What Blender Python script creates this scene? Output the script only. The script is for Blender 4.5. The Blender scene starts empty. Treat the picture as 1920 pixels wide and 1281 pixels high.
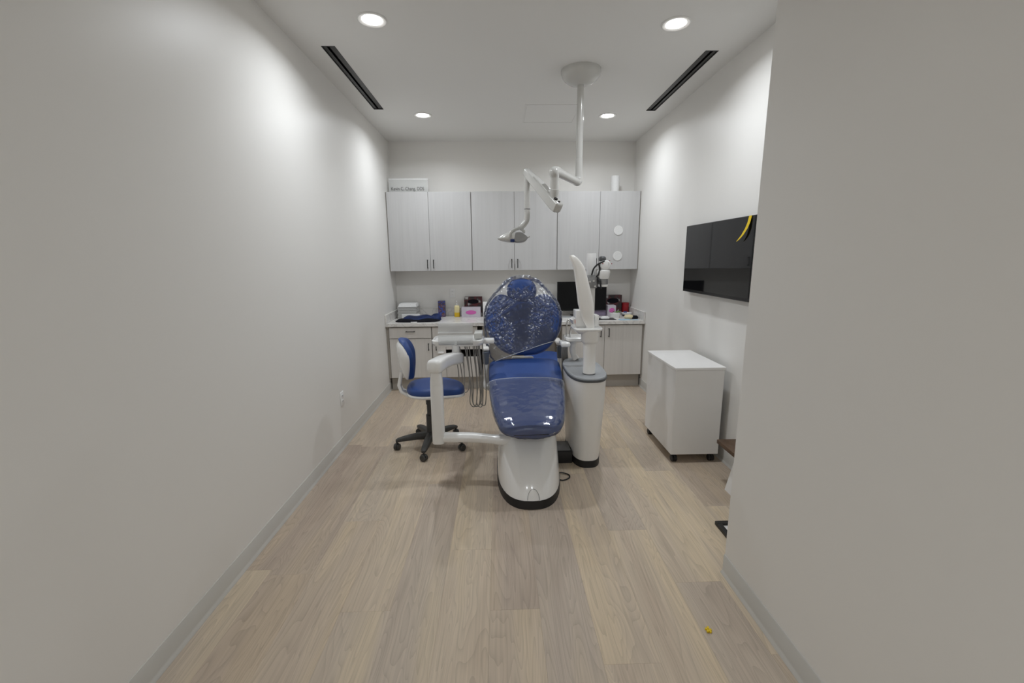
import bpy, bmesh, math, random
from mathutils import Vector, Matrix

# ------------------------------------------------------------------ camera, world, light
scene = bpy.context.scene
COL = scene.collection

cam_d = bpy.data.cameras.new('camera')
cam_d.sensor_fit = 'HORIZONTAL'
cam_d.sensor_width = 36.0
cam_d.lens = 813.02 / 1920 * 36.0
cam_d.clip_start = 0.02
cam = bpy.data.objects.new('camera', cam_d)
COL.objects.link(cam)
_R = Vector((0.99951964, -0.02986584, -0.00827829))
_U = Vector((0.01376312, 0.18841925, 0.98199224))
_F = Vector((0.02776823, 0.98163446, -0.18873979))
cam.matrix_world = Matrix(((_R.x, _U.x, -_F.x, 0.0), (_R.y, _U.y, -_F.y, 0.0),
                           (_R.z, _U.z, -_F.z, 1.56), (0, 0, 0, 1)))
scene.camera = cam

world = bpy.data.worlds.new('world')
scene.world = world
world.use_nodes = True
world.node_tree.nodes['Background'].inputs['Color'].default_value = (0.9, 0.95, 1.0, 1)
world.node_tree.nodes['Background'].inputs['Strength'].default_value = 0.05

vs = scene.view_settings
vs.view_transform = 'Standard'
vs.look = 'None'
vs.gamma = 1.0
vs.use_curve_mapping = False
vs.exposure = 0.34
LAMP_W = 7.0          # watts of each ceiling downlight
LAMP_COL = (0.95, 1.0, 1.05)
CORRIDOR_W = 10.5

# ------------------------------------------------------------------ room numbers (metres)
XL, XR, H, YB = -1.330, 1.718, 2.967, 5.683
XP, YP = 1.108, 1.892            # near partition face and its end
Y0 = -2.6                        # wall behind the camera
YC, ZCT, ZCB = 5.382, 2.339, 1.414
YK = 5.015
rnd = random.Random(7)

# ------------------------------------------------------------------ materials
def _new(name):
    m = bpy.data.materials.new(name)
    m.use_nodes = True
    nt = m.node_tree
    return m, nt, nt.nodes['Principled BSDF']

def setp(b, **k):
    for n, v in k.items():
        b.inputs[n.replace('_', ' ')].default_value = v

def pm(name, col, rough=0.5, metal=0.0, spec=0.5, coat=0.0, trans=0.0, bump=None, vary=None, ior=1.45, subs=0.0):
    m, nt, b = _new(name)
    setp(b, Base_Color=(*col, 1), Roughness=rough, Metallic=metal, IOR=ior)
    b.inputs['Specular IOR Level'].default_value = spec
    b.inputs['Coat Weight'].default_value = coat
    b.inputs['Coat Roughness'].default_value = 0.08
    b.inputs['Transmission Weight'].default_value = trans
    N = nt.nodes; L = nt.links
    tc = N.new('ShaderNodeTexCoord')
    if vary:                                   # (scale, amount)
        nz = N.new('ShaderNodeTexNoise'); nz.inputs['Scale'].default_value = vary[0]; nz.inputs['Detail'].default_value = 5
        L.new(tc.outputs['Object'], nz.inputs['Vector'])
        mr = N.new('ShaderNodeMapRange'); mr.inputs['From Min'].default_value = 0.3; mr.inputs['From Max'].default_value = 0.7
        mr.inputs['To Min'].default_value = 1 - vary[1]; mr.inputs['To Max'].default_value = 1 + vary[1]
        L.new(nz.outputs['Fac'], mr.inputs['Value'])
        mx = N.new('ShaderNodeMix'); mx.data_type = 'RGBA'; mx.blend_type = 'MULTIPLY'; mx.inputs[0].default_value = 1
        mx.inputs[6].default_value = (*col, 1)
        L.new(mr.outputs['Result'], mx.inputs[7]); L.new(mx.outputs[2], b.inputs['Base Color'])
    if bump:                                   # (scale, strength, distance)
        nz = N.new('ShaderNodeTexNoise'); nz.inputs['Scale'].default_value = bump[0]; nz.inputs['Detail'].default_value = 3
        L.new(tc.outputs['Object'], nz.inputs['Vector'])
        bp = N.new('ShaderNodeBump'); bp.inputs['Strength'].default_value = bump[1]; bp.inputs['Distance'].default_value = bump[2]
        L.new(nz.outputs['Fac'], bp.inputs['Height']); L.new(bp.outputs['Normal'], b.inputs['Normal'])
    return m

def ramp(nt, stops):
    r = nt.nodes.new('ShaderNodeValToRGB')
    els = r.color_ramp.elements
    while len(els) < len(stops): els.new(0.5)
    for e, (p, c) in zip(els, stops):
        e.position = p; e.color = (*c, 1)
    return r

def wood_floor():
    m, nt, b = _new('oak_plank')
    N, L = nt.nodes, nt.links
    tc = N.new('ShaderNodeTexCoord'); oi = N.new('ShaderNodeObjectInfo')
    off = N.new('ShaderNodeVectorMath'); off.operation = 'SCALE'
    cx = N.new('ShaderNodeCombineXYZ')
    for i in range(3): L.new(oi.outputs['Random'], cx.inputs[i])
    L.new(cx.outputs[0], off.inputs[0]); off.inputs['Scale'].default_value = 37.0
    add = N.new('ShaderNodeVectorMath'); L.new(tc.outputs['Object'], add.inputs[0]); L.new(off.outputs[0], add.inputs[1])
    def mapped(sx, sy):
        mp = N.new('ShaderNodeMapping'); mp.inputs['Scale'].default_value = (sx, sy, 1)
        L.new(add.outputs[0], mp.inputs['Vector']); return mp
    # cathedral grain: bands warped by a slow noise
    mp1 = mapped(1.0, 0.11)
    wv = N.new('ShaderNodeTexNoise'); wv.inputs['Scale'].default_value = 7.0; wv.inputs['Detail'].default_value = 2.0; wv.inputs['Distortion'].default_value = 0.5
    L.new(mp1.outputs[0], wv.inputs['Vector'])
    mul = N.new('ShaderNodeMath'); mul.operation = 'MULTIPLY'; mul.inputs[1].default_value = 26.0; L.new(wv.outputs['Fac'], mul.inputs[0])
    sn = N.new('ShaderNodeMath'); sn.operation = 'FRACT'; L.new(mul.outputs[0], sn.inputs[0])
    fine = N.new('ShaderNodeTexNoise'); fine.inputs['Scale'].default_value = 60.0; fine.inputs['Detail'].default_value = 5
    mp2 = mapped(1.6, 0.035); L.new(mp2.outputs[0], fine.inputs['Vector'])
    slow = N.new('ShaderNodeTexNoise'); slow.inputs['Scale'].default_value = 6.0; slow.inputs['Detail'].default_value = 2
    mp3 = mapped(1.0, 0.12); L.new(mp3.outputs[0], slow.inputs['Vector'])
    tone = ramp(nt, [(0.0, (0.48, 0.40, 0.33)), (0.3, (0.55, 0.462, 0.368)), (0.55, (0.60, 0.507, 0.395)), (0.8, (0.53, 0.455, 0.375)), (1.0, (0.49, 0.418, 0.352))])
    L.new(oi.outputs['Random'], tone.inputs['Fac'])
    def mulc(a, fac_socket, lo, hi, f0=0.0, f1=1.0):
        mr = N.new('ShaderNodeMapRange'); mr.inputs['From Min'].default_value = f0; mr.inputs['From Max'].default_value = f1
        mr.inputs['To Min'].default_value = lo; mr.inputs['To Max'].default_value = hi
        L.new(fac_socket, mr.inputs['Value'])
        x = N.new('ShaderNodeMix'); x.data_type = 'RGBA'; x.blend_type = 'MULTIPLY'; x.inputs[0].default_value = 1
        L.new(a, x.inputs[6]); L.new(mr.outputs['Result'], x.inputs[7]); return x.outputs[2]
    hue = ramp(nt, [(0.30, (0.90, 0.86, 0.84)), (0.48, (1.0, 0.98, 0.96)), (0.66, (1.12, 1.08, 0.98))])     # greyer and yellower streaks along the grain
    L.new(slow.outputs['Fac'], hue.inputs['Fac'])
    hm = N.new('ShaderNodeMix'); hm.data_type = 'RGBA'; hm.blend_type = 'MULTIPLY'; hm.inputs[0].default_value = 1
    L.new(tone.outputs['Color'], hm.inputs[6]); L.new(hue.outputs['Color'], hm.inputs[7])
    pw = N.new('ShaderNodeMath'); pw.operation = 'POWER'; pw.inputs[1].default_value = 3.0; L.new(sn.outputs[0], pw.inputs[0])
    c = mulc(hm.outputs[2], pw.outputs[0], 1.02, 0.86)
    c = mulc(c, fine.outputs['Fac'], 0.90, 1.08, 0.3, 0.7)
    L.new(c, b.inputs['Base Color'])
    b.inputs['Roughness'].default_value = 0.50
    b.inputs['Specular IOR Level'].default_value = 0.30
    bp = N.new('ShaderNodeBump'); bp.inputs['Strength'].default_value = 0.12; bp.inputs['Distance'].default_value = 0.0008
    L.new(fine.outputs['Fac'], bp.inputs['Height']); L.new(bp.outputs['Normal'], b.inputs['Normal'])
    return m

def laminate(name, col, amt=0.05):
    m, nt, b = _new(name)
    N, L = nt.nodes, nt.links
    tc = N.new('ShaderNodeTexCoord'); oi = N.new('ShaderNodeObjectInfo')
    mp = N.new('ShaderNodeMapping'); mp.inputs['Scale'].default_value = (1, 1, 0.03)
    ad = N.new('ShaderNodeVectorMath'); L.new(tc.outputs['Object'], ad.inputs[0])
    cx = N.new('ShaderNodeCombineXYZ'); L.new(oi.outputs['Random'], cx.inputs[0])
    sc = N.new('ShaderNodeVectorMath'); sc.operation = 'SCALE'; sc.inputs['Scale'].default_value = 20; L.new(cx.outputs[0], sc.inputs[0])
    L.new(sc.outputs[0], ad.inputs[1]); L.new(ad.outputs[0], mp.inputs['Vector'])
    n1 = N.new('ShaderNodeTexNoise'); n1.inputs['Scale'].default_value = 55; n1.inputs['Detail'].default_value = 6; L.new(mp.outputs[0], n1.inputs['Vector'])
    n2 = N.new('ShaderNodeTexNoise'); n2.inputs['Scale'].default_value = 9; n2.inputs['Detail'].default_value = 2; L.new(mp.outputs[0], n2.inputs['Vector'])
    av = N.new('ShaderNodeMath'); av.operation = 'ADD'; L.new(n1.outputs['Fac'], av.inputs[0]); L.new(n2.outputs['Fac'], av.inputs[1])
    r = ramp(nt, [(0.0, tuple(c * (1 - amt * 1.6) for c in col)), (0.5, col), (1.0, tuple(min(1, c * (1 + amt)) for c in col))])
    mr = N.new('ShaderNodeMapRange'); mr.inputs['From Min'].default_value = 0.7; mr.inputs['From Max'].default_value = 1.3
    L.new(av.outputs[0], mr.inputs['Value']); L.new(mr.outputs['Result'], r.inputs['Fac']); L.new(r.outputs['Color'], b.inputs['Base Color'])
    b.inputs['Roughness'].default_value = 0.5; b.inputs['Specular IOR Level'].default_value = 0.35
    return m

def marble():
    m, nt, b = _new('marble_quartz')
    N, L = nt.nodes, nt.links
    tc = N.new('ShaderNodeTexCoord')
    n = N.new('ShaderNodeTexNoise'); n.inputs['Scale'].default_value = 5; n.inputs['Detail'].default_value = 8; n.inputs['Distortion'].default_value = 1.6
    L.new(tc.outputs['Object'], n.inputs['Vector'])
    r = ramp(nt, [(0.0, (0.74, 0.72, 0.69)), (0.46, (0.76, 0.74, 0.71)), (0.50, (0.60, 0.58, 0.56)), (0.54, (0.76, 0.74, 0.71)), (1.0, (0.78, 0.77, 0.75))])
    L.new(n.outputs['Fac'], r.inputs['Fac']); L.new(r.outputs['Color'], b.inputs['Base Color'])
    b.inputs['Roughness'].default_value = 0.25
    return m

def film(name, haze, gloss, bump_scale, bump_str, rough=0.07):
    """thin clear plastic sheet: see-through, with a crinkled glossy surface"""
    m = bpy.data.materials.new(name); m.use_nodes = True
    nt = m.node_tree; N, L = nt.nodes, nt.links
    N.remove(N['Principled BSDF'])
    out = N['Material Output']
    tc = N.new('ShaderNodeTexCoord')
    vo = N.new('ShaderNodeTexVoronoi'); vo.inputs['Scale'].default_value = bump_scale; vo.feature = 'F1'
    nz = N.new('ShaderNodeTexNoise'); nz.inputs['Scale'].default_value = bump_scale * 0.45; nz.inputs['Detail'].default_value = 3; nz.inputs['Distortion'].default_value = 1.2
    L.new(tc.outputs['Object'], vo.inputs['Vector']); L.new(tc.outputs['Object'], nz.inputs['Vector'])
    ad = N.new('ShaderNodeMath'); ad.operation = 'ADD'; L.new(vo.outputs['Distance'], ad.inputs[0]); L.new(nz.outputs['Fac'], ad.inputs[1])
    bp = N.new('ShaderNodeBump'); bp.inputs['Strength'].default_value = bump_str; bp.inputs['Distance'].default_value = 0.012
    L.new(ad.outputs[0], bp.inputs['Height'])
    tr = N.new('ShaderNodeBsdfTransparent'); tr.inputs['Color'].default_value = (0.97, 0.98, 1.0, 1)
    df = N.new('ShaderNodeBsdfDiffuse'); df.inputs['Color'].default_value = (0.85, 0.88, 0.92, 1)
    gl = N.new('ShaderNodeBsdfGlossy'); gl.inputs['Roughness'].default_value = rough; gl.inputs['Color'].default_value = (1, 1, 1, 1)
    L.new(bp.outputs['Normal'], gl.inputs['Normal'])
    m1 = N.new('ShaderNodeMixShader')
    lw = N.new('ShaderNodeLayerWeight'); lw.inputs['Blend'].default_value = 0.5      # film is seen through more plastic at a slant
    pw = N.new('ShaderNodeMath'); pw.operation = 'POWER'; pw.inputs[1].default_value = 4.0; L.new(lw.outputs['Facing'], pw.inputs[0])
    ma = N.new('ShaderNodeMath'); ma.operation = 'MULTIPLY_ADD'; ma.inputs[1].default_value = 0.30; ma.inputs[2].default_value = haze
    L.new(pw.outputs[0], ma.inputs[0]); L.new(ma.outputs[0], m1.inputs['Fac'])
    L.new(tr.outputs[0], m1.inputs[1]); L.new(df.outputs[0], m1.inputs[2])
    fr = N.new('ShaderNodeFresnel'); fr.inputs['IOR'].default_value = 1.5
    sc = N.new('ShaderNodeMath'); sc.operation = 'MULTIPLY'; sc.inputs[1].default_value = gloss; L.new(fr.outputs[0], sc.inputs[0]); sc.use_clamp = True
    L.new(bp.outputs['Normal'], fr.inputs['Normal'])
    m2 = N.new('ShaderNodeMixShader'); L.new(sc.outputs[0], m2.inputs['Fac'])
    L.new(m1.outputs[0], m2.inputs[1]); L.new(gl.outputs[0], m2.inputs[2])
    L.new(m2.outputs[0], out.inputs['Surface'])
    return m

def emit(name, col, strength):
    m = bpy.data.materials.new(name); m.use_nodes = True
    nt = m.node_tree; N = nt.nodes
    N.remove(N['Principled BSDF'])
    e = N.new('ShaderNodeEmission'); e.inputs['Color'].default_value = (*col, 1); e.inputs['Strength'].default_value = strength
    nt.links.new(e.outputs[0], N['Material Output'].inputs['Surface'])
    return m

def printed(name, stops, scale, rough=0.4):
    m, nt, b = _new(name)
    N, L = nt.nodes, nt.links
    tc = N.new('ShaderNodeTexCoord')
    n = N.new('ShaderNodeTexNoise'); n.inputs['Scale'].default_value = scale; n.inputs['Detail'].default_value = 2
    L.new(tc.outputs['Object'], n.inputs['Vector'])
    r = ramp(nt, stops); L.new(n.outputs['Fac'], r.inputs['Fac']); L.new(r.outputs['Color'], b.inputs['Base Color'])
    b.inputs['Roughness'].default_value = rough
    return m

MT = dict(
    wall=pm('eggshell_wall_paint', (0.84, 0.825, 0.795), 0.42, spec=0.36, bump=(260, 0.06, 0.001)),
    ceil=pm('matt_ceiling_paint', (0.84, 0.835, 0.815), 0.8, spec=0.2, bump=(300, 0.05, 0.001)),
    base=pm('vinyl_cove_base', (0.58, 0.565, 0.53), 0.35, spec=0.5),
    oak=wood_floor(),
    sub=pm('floor_joint', (0.42, 0.35, 0.28), 0.9),
    lam=laminate('pale_grey_woodgrain_laminate', (0.575, 0.57, 0.567), 0.03),
    lam2=laminate('warm_grey_woodgrain_laminate', (0.68, 0.655, 0.625), 0.04),
    carc=pm('cabinet_carcass_melamine', (0.40, 0.37, 0.33), 0.6),
    toe=pm('toe_kick_laminate', (0.43, 0.40, 0.36), 0.6),
    gap=pm('dark_interior', (0.025, 0.022, 0.02), 0.8),
    marble=marble(),
    blackmetal=pm('black_powder_coat', (0.022, 0.021, 0.020), 0.4, metal=0.2),
    white=pm('white_gloss_enamel', (0.86, 0.855, 0.84), 0.18, spec=0.5, coat=0.5),
    whitep=pm('white_moulded_plastic', (0.86, 0.855, 0.845), 0.35, spec=0.5),
    cream=pm('ivory_moulded_plastic', (0.88, 0.86, 0.825), 0.3, spec=0.5, coat=0.2),
    lampw=pm('pale_grey_enamel', (0.60, 0.595, 0.57), 0.22, spec=0.5, coat=0.3),
    blue=pm('royal_blue_vinyl', (0.026, 0.066, 0.235), 0.45, spec=0.45, bump=(420, 0.12, 0.0006)),
    bluedark=pm('dark_blue_vinyl_edge', (0.012, 0.028, 0.110), 0.45, spec=0.4),
    navy=pm('navy_nylon', (0.010, 0.022, 0.085), 0.55, spec=0.3, vary=(14, 0.6), bump=(30, 0.5, 0.01)),
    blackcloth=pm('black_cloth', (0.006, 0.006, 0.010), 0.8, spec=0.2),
    greytop=pm('grey_moulded_plastic', (0.38, 0.395, 0.41), 0.35, spec=0.5),
    greyrim=pm('dark_grey_rubber', (0.095, 0.10, 0.105), 0.5),
    rubber=pm('black_rubber', (0.018, 0.018, 0.019), 0.5),
    dgrey=pm('charcoal_nylon', (0.050, 0.050, 0.048), 0.45),
    hose=pm('grey_silicone_hose', (0.30, 0.29, 0.27), 0.45),
    chrome=pm('brushed_chrome', (0.62, 0.62, 0.61), 0.22, metal=1.0),
    steel=pm('grey_painted_metal', (0.25, 0.25, 0.25), 0.35, metal=0.4),
    screen=pm('black_glass_screen', (0.006, 0.006, 0.007), 0.04, spec=0.55),
    matscreen=pm('matt_black_screen', (0.006, 0.006, 0.0065), 0.35, spec=0.2),
    bezel=pm('black_bezel', (0.012, 0.012, 0.013), 0.25),
    yellow=pm('yellow_ribbon', (0.80, 0.56, 0.01), 0.5),
    cabw=pm('white_satin_melamine', (0.86, 0.85, 0.835), 0.28, spec=0.45),
    acry=pm('frosted_clear_acrylic', (0.86, 0.87, 0.87), 0.18, trans=0.78, ior=1.2, spec=0.5),
    clear=pm('clear_acrylic', (0.92, 0.93, 0.92), 0.12, trans=0.6, ior=1.1, spec=0.5),
    smoke=pm('smoky_grey_plastic', (0.13, 0.15, 0.185), 0.18, spec=0.5, trans=0.15),
    ink=pm('grey_ink', (0.05, 0.048, 0.045), 0.6),
    paper=pm('white_paper', (0.78, 0.78, 0.77), 0.7, vary=(60, 0.03)),
    greypaper=pm('grey_paper_stack', (0.47, 0.465, 0.45), 0.8, vary=(90, 0.12)),
    brown=pm('walnut_board', (0.105, 0.062, 0.036), 0.5, vary=(20, 0.3)),
    red=pm('red_plastic', (0.30, 0.012, 0.018), 0.4),
    pink=pm('magenta_print', (0.62, 0.13, 0.42), 0.6),
    lav=pm('lavender_print', (0.56, 0.52, 0.58), 0.55, vary=(18, 0.06)),
    violet=pm('violet_card', (0.30, 0.25, 0.36), 0.6, vary=(18, 0.2)),
    green=pm('leaf_green', (0.09, 0.21, 0.02), 0.5),
    lblue=pm('pale_blue_paper', (0.36, 0.52, 0.64), 0.7),
    beige=pm('beige_sponge', (0.70, 0.60, 0.38), 0.8, bump=(120, 0.5, 0.003)),
    gelt=pm('yellow_liquid_gel', (0.72, 0.46, 0.02), 0.2, spec=0.5),
    amber=pm('pale_yellow_label', (0.72, 0.63, 0.34), 0.3),
    orange=pm('orange_button', (0.70, 0.12, 0.02), 0.4),
    glove=printed('glove_carton_print', [(0.42, (0.02, 0.015, 0.015)), (0.50, (0.10, 0.012, 0.018)), (0.56, (0.03, 0.02, 0.02)), (0.66, (0.45, 0.43, 0.42))], 12),
    story=printed('blue_carton_print', [(0.40, (0.055, 0.085, 0.34)), (0.47, (0.05, 0.07, 0.26)), (0.50, (0.030, 0.022, 0.03)), (0.57, (0.22, 0.09, 0.08)), (0.64, (0.07, 0.11, 0.26))], 24),
    lens=emit('led_lens', (1.0, 0.985, 0.96), 22.0),
    film=film('crinkled_clear_film', 0.004, 1.55, 160, 0.05, 0.26),
    filmhem=film('folded_film_hem', 0.40, 1.5, 60, 0.1, 0.25),
    filmfoot=film('smooth_clear_film', 0.035, 1.2, 14, 0.35),
)

# ------------------------------------------------------------------ mesh helpers
ORG = {}

class MB:
    def __init__(s): s.v = []; s.f = []
    def add(s, vs_, fs_):
        o = len(s.v); s.v += [Vector(p) for p in vs_]; s.f += [tuple(i + o for i in f) for f in fs_]; return s
    def box(s, x0, x1, y0, y1, z0, z1, bev=0.0, seg=2):
        bm = bmesh.new(); bmesh.ops.create_cube(bm, size=1)
        for q in bm.verts:
            q.co = Vector((x0 + (q.co.x + .5) * (x1 - x0), y0 + (q.co.y + .5) * (y1 - y0), z0 + (q.co.z + .5) * (z1 - z0)))
        if bev > 0: bmesh.ops.bevel(bm, geom=bm.edges[:], offset=bev, segments=seg, profile=0.5, affect='EDGES', clamp_overlap=True)
        bm.verts.index_update()
        s.add([q.co.copy() for q in bm.verts], [[q.index for q in f.verts] for f in bm.faces]); bm.free(); return s
    def obox(s, c, half, rot, bev=0.0):
        """box of half sizes about c turned by a 3x3 rotation"""
        m = MB().box(-half[0], half[0], -half[1], half[1], -half[2], half[2], bev)
        s.add([Vector(c) + rot @ q for q in m.v], m.f); return s
    def cyl(s, p0, p1, r0, r1=None, n=20, bev=0.0):
        p0, p1 = Vector(p0), Vector(p1); r1 = r0 if r1 is None else r1
        d = (p1 - p0); ln = d.length; d.normalize()
        if bev > 0:
            st = [(0, r0 - bev), (bev, r0), (ln - bev, r1), (ln, r1 - bev)]
        else:
            st = [(0, r0), (ln, r1)]
        a = d.orthogonal().normalized(); b = d.cross(a)
        rings = [[p0 + d * t + (a * math.cos(2 * math.pi * k / n) + b * math.sin(2 * math.pi * k / n)) * r for k in range(n)] for t, r in st]
        return s.loft(rings)
    def loft(s, rings, cap0=True, cap1=True, closed=True):
        n = len(rings[0]); o = len(s.v)
        for r in rings: s.v += [Vector(p) for p in r]
        for i in range(len(rings) - 1):
            for k in range(n if closed else n - 1):
                k2 = (k + 1) % n
                s.f.append((o + i * n + k, o + i * n + k2, o + (i + 1) * n + k2, o + (i + 1) * n + k))
        if cap0: s.f.append(tuple(o + k for k in reversed(range(n))))
        if cap1: s.f.append(tuple(o + (len(rings) - 1) * n + k for k in range(n)))
        return s
    def tube(s, pts, r, n=10, sub=6, smooth=True, flat=None):
        pts = [Vector(p) for p in pts]; m = len(pts)
        rs = list(r) if isinstance(r, (list, tuple)) else [r] * m
        if smooth and m > 2:
            P, Q = [], []
            for i in range(m - 1):
                p0, p1, p2, p3 = pts[max(i - 1, 0)], pts[i], pts[i + 1], pts[min(i + 2, m - 1)]
                for j in range(sub):
                    t = j / sub
                    P.append(0.5 * ((2 * p1) + (p2 - p0) * t + (2 * p0 - 5 * p1 + 4 * p2 - p3) * t * t + (3 * p1 - p0 - 3 * p2 + p3) * t ** 3))
                    Q.append(rs[i] * (1 - t) + rs[i + 1] * t)
            P.append(pts[-1]); Q.append(rs[-1])
        else: P, Q = pts, rs
        rings = []; a = None
        for i, p in enumerate(P):
            d = (P[min(i + 1, len(P) - 1)] - P[max(i - 1, 0)]).normalized()
            a = d.orthogonal().normalized() if a is None else (a - d * a.dot(d)).normalized()
            b = d.cross(a)
            rings.append([p + (a * math.cos(2 * math.pi * k / n) + b * math.sin(2 * math.pi * k / n)) * Q[i] for k in range(n)])
        return s.loft(rings)
    def lathe(s, cx, cy, prof, n=32, sx=1.0, sy=1.0, caps=True):
        return s.loft([[(cx + r * sx * math.cos(2 * math.pi * k / n), cy + r * sy * math.sin(2 * math.pi * k / n), z) for k in range(n)] for r, z in prof], caps, caps)
    def pillow(s, outline, fr, prof, ctr=(0, 0)):
        """closed cushion: 2-D outline shrunk towards ctr at several offsets; fr(a, b, n) maps to 3-D; prof = [(scale, n)...] back to front"""
        rings = [[fr(ctr[0] + (a - ctr[0]) * k, ctr[1] + (b - ctr[1]) * k, nn) for a, b in outline] for k, nn in prof]
        return s.loft(rings)
    def prism(s, poly, fr, t0, t1):
        return s.loft([[fr(a, b, t0) for a, b in poly], [fr(a, b, t1) for a, b in poly]])
    def build(s, name, mat, parent=None, sharp=35, smooth=True):
        o_ = ORG.get(parent.name, Vector()) if parent else Vector()
        me = bpy.data.meshes.new(name)
        me.from_pydata([tuple(q - o_) for q in s.v], [], s.f)
        me.materials.append(MT[mat] if isinstance(mat, str) else mat)
        bm = bmesh.new(); bm.from_mesh(me); bmesh.ops.recalc_face_normals(bm, faces=bm.faces[:]); bm.to_mesh(me); bm.free()
        if smooth:
            me.polygons.foreach_set('use_smooth', [True] * len(me.polygons))
            me.set_sharp_from_angle(angle=math.radians(sharp))
        me.update()
        o = bpy.data.objects.new(name, me); COL.objects.link(o)
        if parent: o.parent = parent; ORG[o.name] = o_
        return o

def tag(o, label=None, cat=None, group=None, kind=None):
    if label: o['label'] = label
    if cat: o['category'] = cat
    if group: o['group'] = group
    if kind: o['kind'] = kind
    return o

def thing(name, label, cat, loc=(0, 0, 0), group=None):
    o = bpy.data.objects.new(name, None); COL.objects.link(o)
    o.empty_display_size = 0.05; o.location = loc
    ORG[o.name] = Vector(loc)
    return tag(o, label, cat, group)

def solo(mb, name, mat, label, cat, loc, group=None, **k):
    """a thing that is one mesh, origin at its base"""
    mb.v = [q - Vector(loc) for q in mb.v]
    o = mb.build(name, mat, None, **k); o.location = loc
    ORG[o.name] = Vector(loc)
    return tag(o, label, cat, group)

def struct(mb, name, mat, parent=None, **k):
    o = mb.build(name, mat, parent, **k)
    return o if parent else tag(o, kind='structure')

def copy_tree(o, parent=None):
    c = o.copy(); COL.objects.link(c); c.parent = parent
    for ch in o.children: copy_tree(ch, c)
    return c

def smooth_loop(pts, sub=4):
    n = len(pts); out = []
    for i in range(n):
        p0, p1, p2, p3 = (Vector((*pts[(i + d) % n], 0)) for d in (-1, 0, 1, 2))
        for j in range(sub):
            t = j / sub
            q = 0.5 * ((2 * p1) + (p2 - p0) * t + (2 * p0 - 5 * p1 + 4 * p2 - p3) * t * t + (3 * p1 - p0 - 3 * p2 + p3) * t ** 3)
            out.append((q.x, q.y))
    return out

def superloop(a, b, e=2.5, n=40):
    r = []
    for k in range(n):
        t = 2 * math.pi * k / n; c, s_ = math.cos(t), math.sin(t)
        r.append((a * math.copysign(abs(c) ** (2 / e), c), b * math.copysign(abs(s_) ** (2 / e), s_)))
    return r

# ------------------------------------------------------------------ room shell
floor = struct(MB().box(XL - .1, XR + .1, Y0 - .1, YB + .1, -.08, -.008), 'floor', 'sub', smooth=False)
PW, PL = 0.225, 1.52
joint = {-5: 1.96, -4: 2.404, -3: 1.71, -2: 2.83, -1: 2.115, 0: 1.695, 1: 2.62, 2: 1.411, 3: 2.25, 4: 1.83, 5: 2.95, 6: 2.472, 7: 1.60}
k = -6
while True:
    x0 = -0.062 + k * PW; x1 = x0 + PW
    a, b = max(x0, XL + .001), min(x1, XR - .001)
    k += 1
    if x0 > XR: break
    if b - a < 0.01: continue
    y = joint.get(k - 1, 2.0)
    while y > Y0: y -= PL
    while y < YB:
        c0, c1 = max(y, Y0), min(y + PL, YB)
        if a + .02 > XP and c1 < YP: y += PL; continue     # under the solid partition
        if c1 - c0 > 0.02:
            mb = MB(); g = 0.0001
            cx, cy = (a + b) / 2, (c0 + c1) / 2
            hx, hy = (b - a) / 2 - g, (c1 - c0) / 2 - g
            e = 0.0004
            mb.loft([[(-hx, -hy, -.008), (hx, -hy, -.008), (hx, hy, -.008), (-hx, hy, -.008)],
                     [(-hx, -hy, -e), (hx, -hy, -e), (hx, hy, -e), (-hx, hy, -e)],
                     [(-hx + e, -hy + e, 0), (hx - e, -hy + e, 0), (hx - e, hy - e, 0), (-hx + e, hy - e, 0)]])
            p = mb.build('plank', 'oak', floor, smooth=False)
            p.location = (cx, cy, 0)
        y += PL

struct(MB().box(XL - .1, XL, Y0 - .1, YB + .1, 0, H), 'wall_left', 'wall', smooth=False)
struct(MB().box(XR, XR + .1, YP, YB + .1, 0, H), 'wall_right', 'wall', smooth=False)
struct(MB().box(XL, XR, YB, YB + .1, 0, H), 'wall_back', 'wall', smooth=False)
struct(MB().box(XP, XR + .1, Y0 - .1, YP, 0, H), 'wall_near_right', 'wall', smooth=False)
struct(MB().box(XL, XP, Y0 - .1, Y0, 0, H), 'wall_behind', 'wall', smooth=False)

# ceiling with two openings for the slot diffusers
SL = [(-1.172, -1.080, 3.262, 4.520), (1.458, 1.550, 3.300, 4.550)]
xs = sorted({XL - .1, XR + .1, *[q for s_ in SL for q in s_[:2]]}); ys = sorted({Y0 - .1, YB + .1, *[q for s_ in SL for q in s_[2:]]})
mb = MB()
for i in range(len(xs) - 1):
    for j in range(len(ys) - 1):
        cx, cy = (xs[i] + xs[i + 1]) / 2, (ys[j] + ys[j + 1]) / 2
        if any(s_[0] < cx < s_[1] and s_[2] < cy < s_[3] for s_ in SL): continue
        mb.add([(xs[i], ys[j], H), (xs[i + 1], ys[j], H), (xs[i + 1], ys[j + 1], H), (xs[i], ys[j + 1], H)], [(0, 1, 2, 3)])
bmc = bmesh.new()
for q in mb.v: bmc.verts.new(q)
bmc.verts.ensure_lookup_table()
for f in mb.f: bmc.faces.new([bmc.verts[i] for i in f])
bmesh.ops.remove_doubles(bmc, verts=bmc.verts[:], dist=1e-5)
ex = bmesh.ops.extrude_face_region(bmc, geom=bmc.faces[:])
for q in ex['geom']:
    if isinstance(q, bmesh.types.BMVert): q.co.z += 0.12
bmesh.ops.recalc_face_normals(bmc, faces=bmc.faces[:])
me = bpy.data.meshes.new('ceiling'); bmc.to_mesh(me); bmc.free(); me.materials.append(MT['ceil'])
ce = bpy.data.objects.new('ceiling', me); COL.objects.link(ce); tag(ce, kind='structure')

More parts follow.
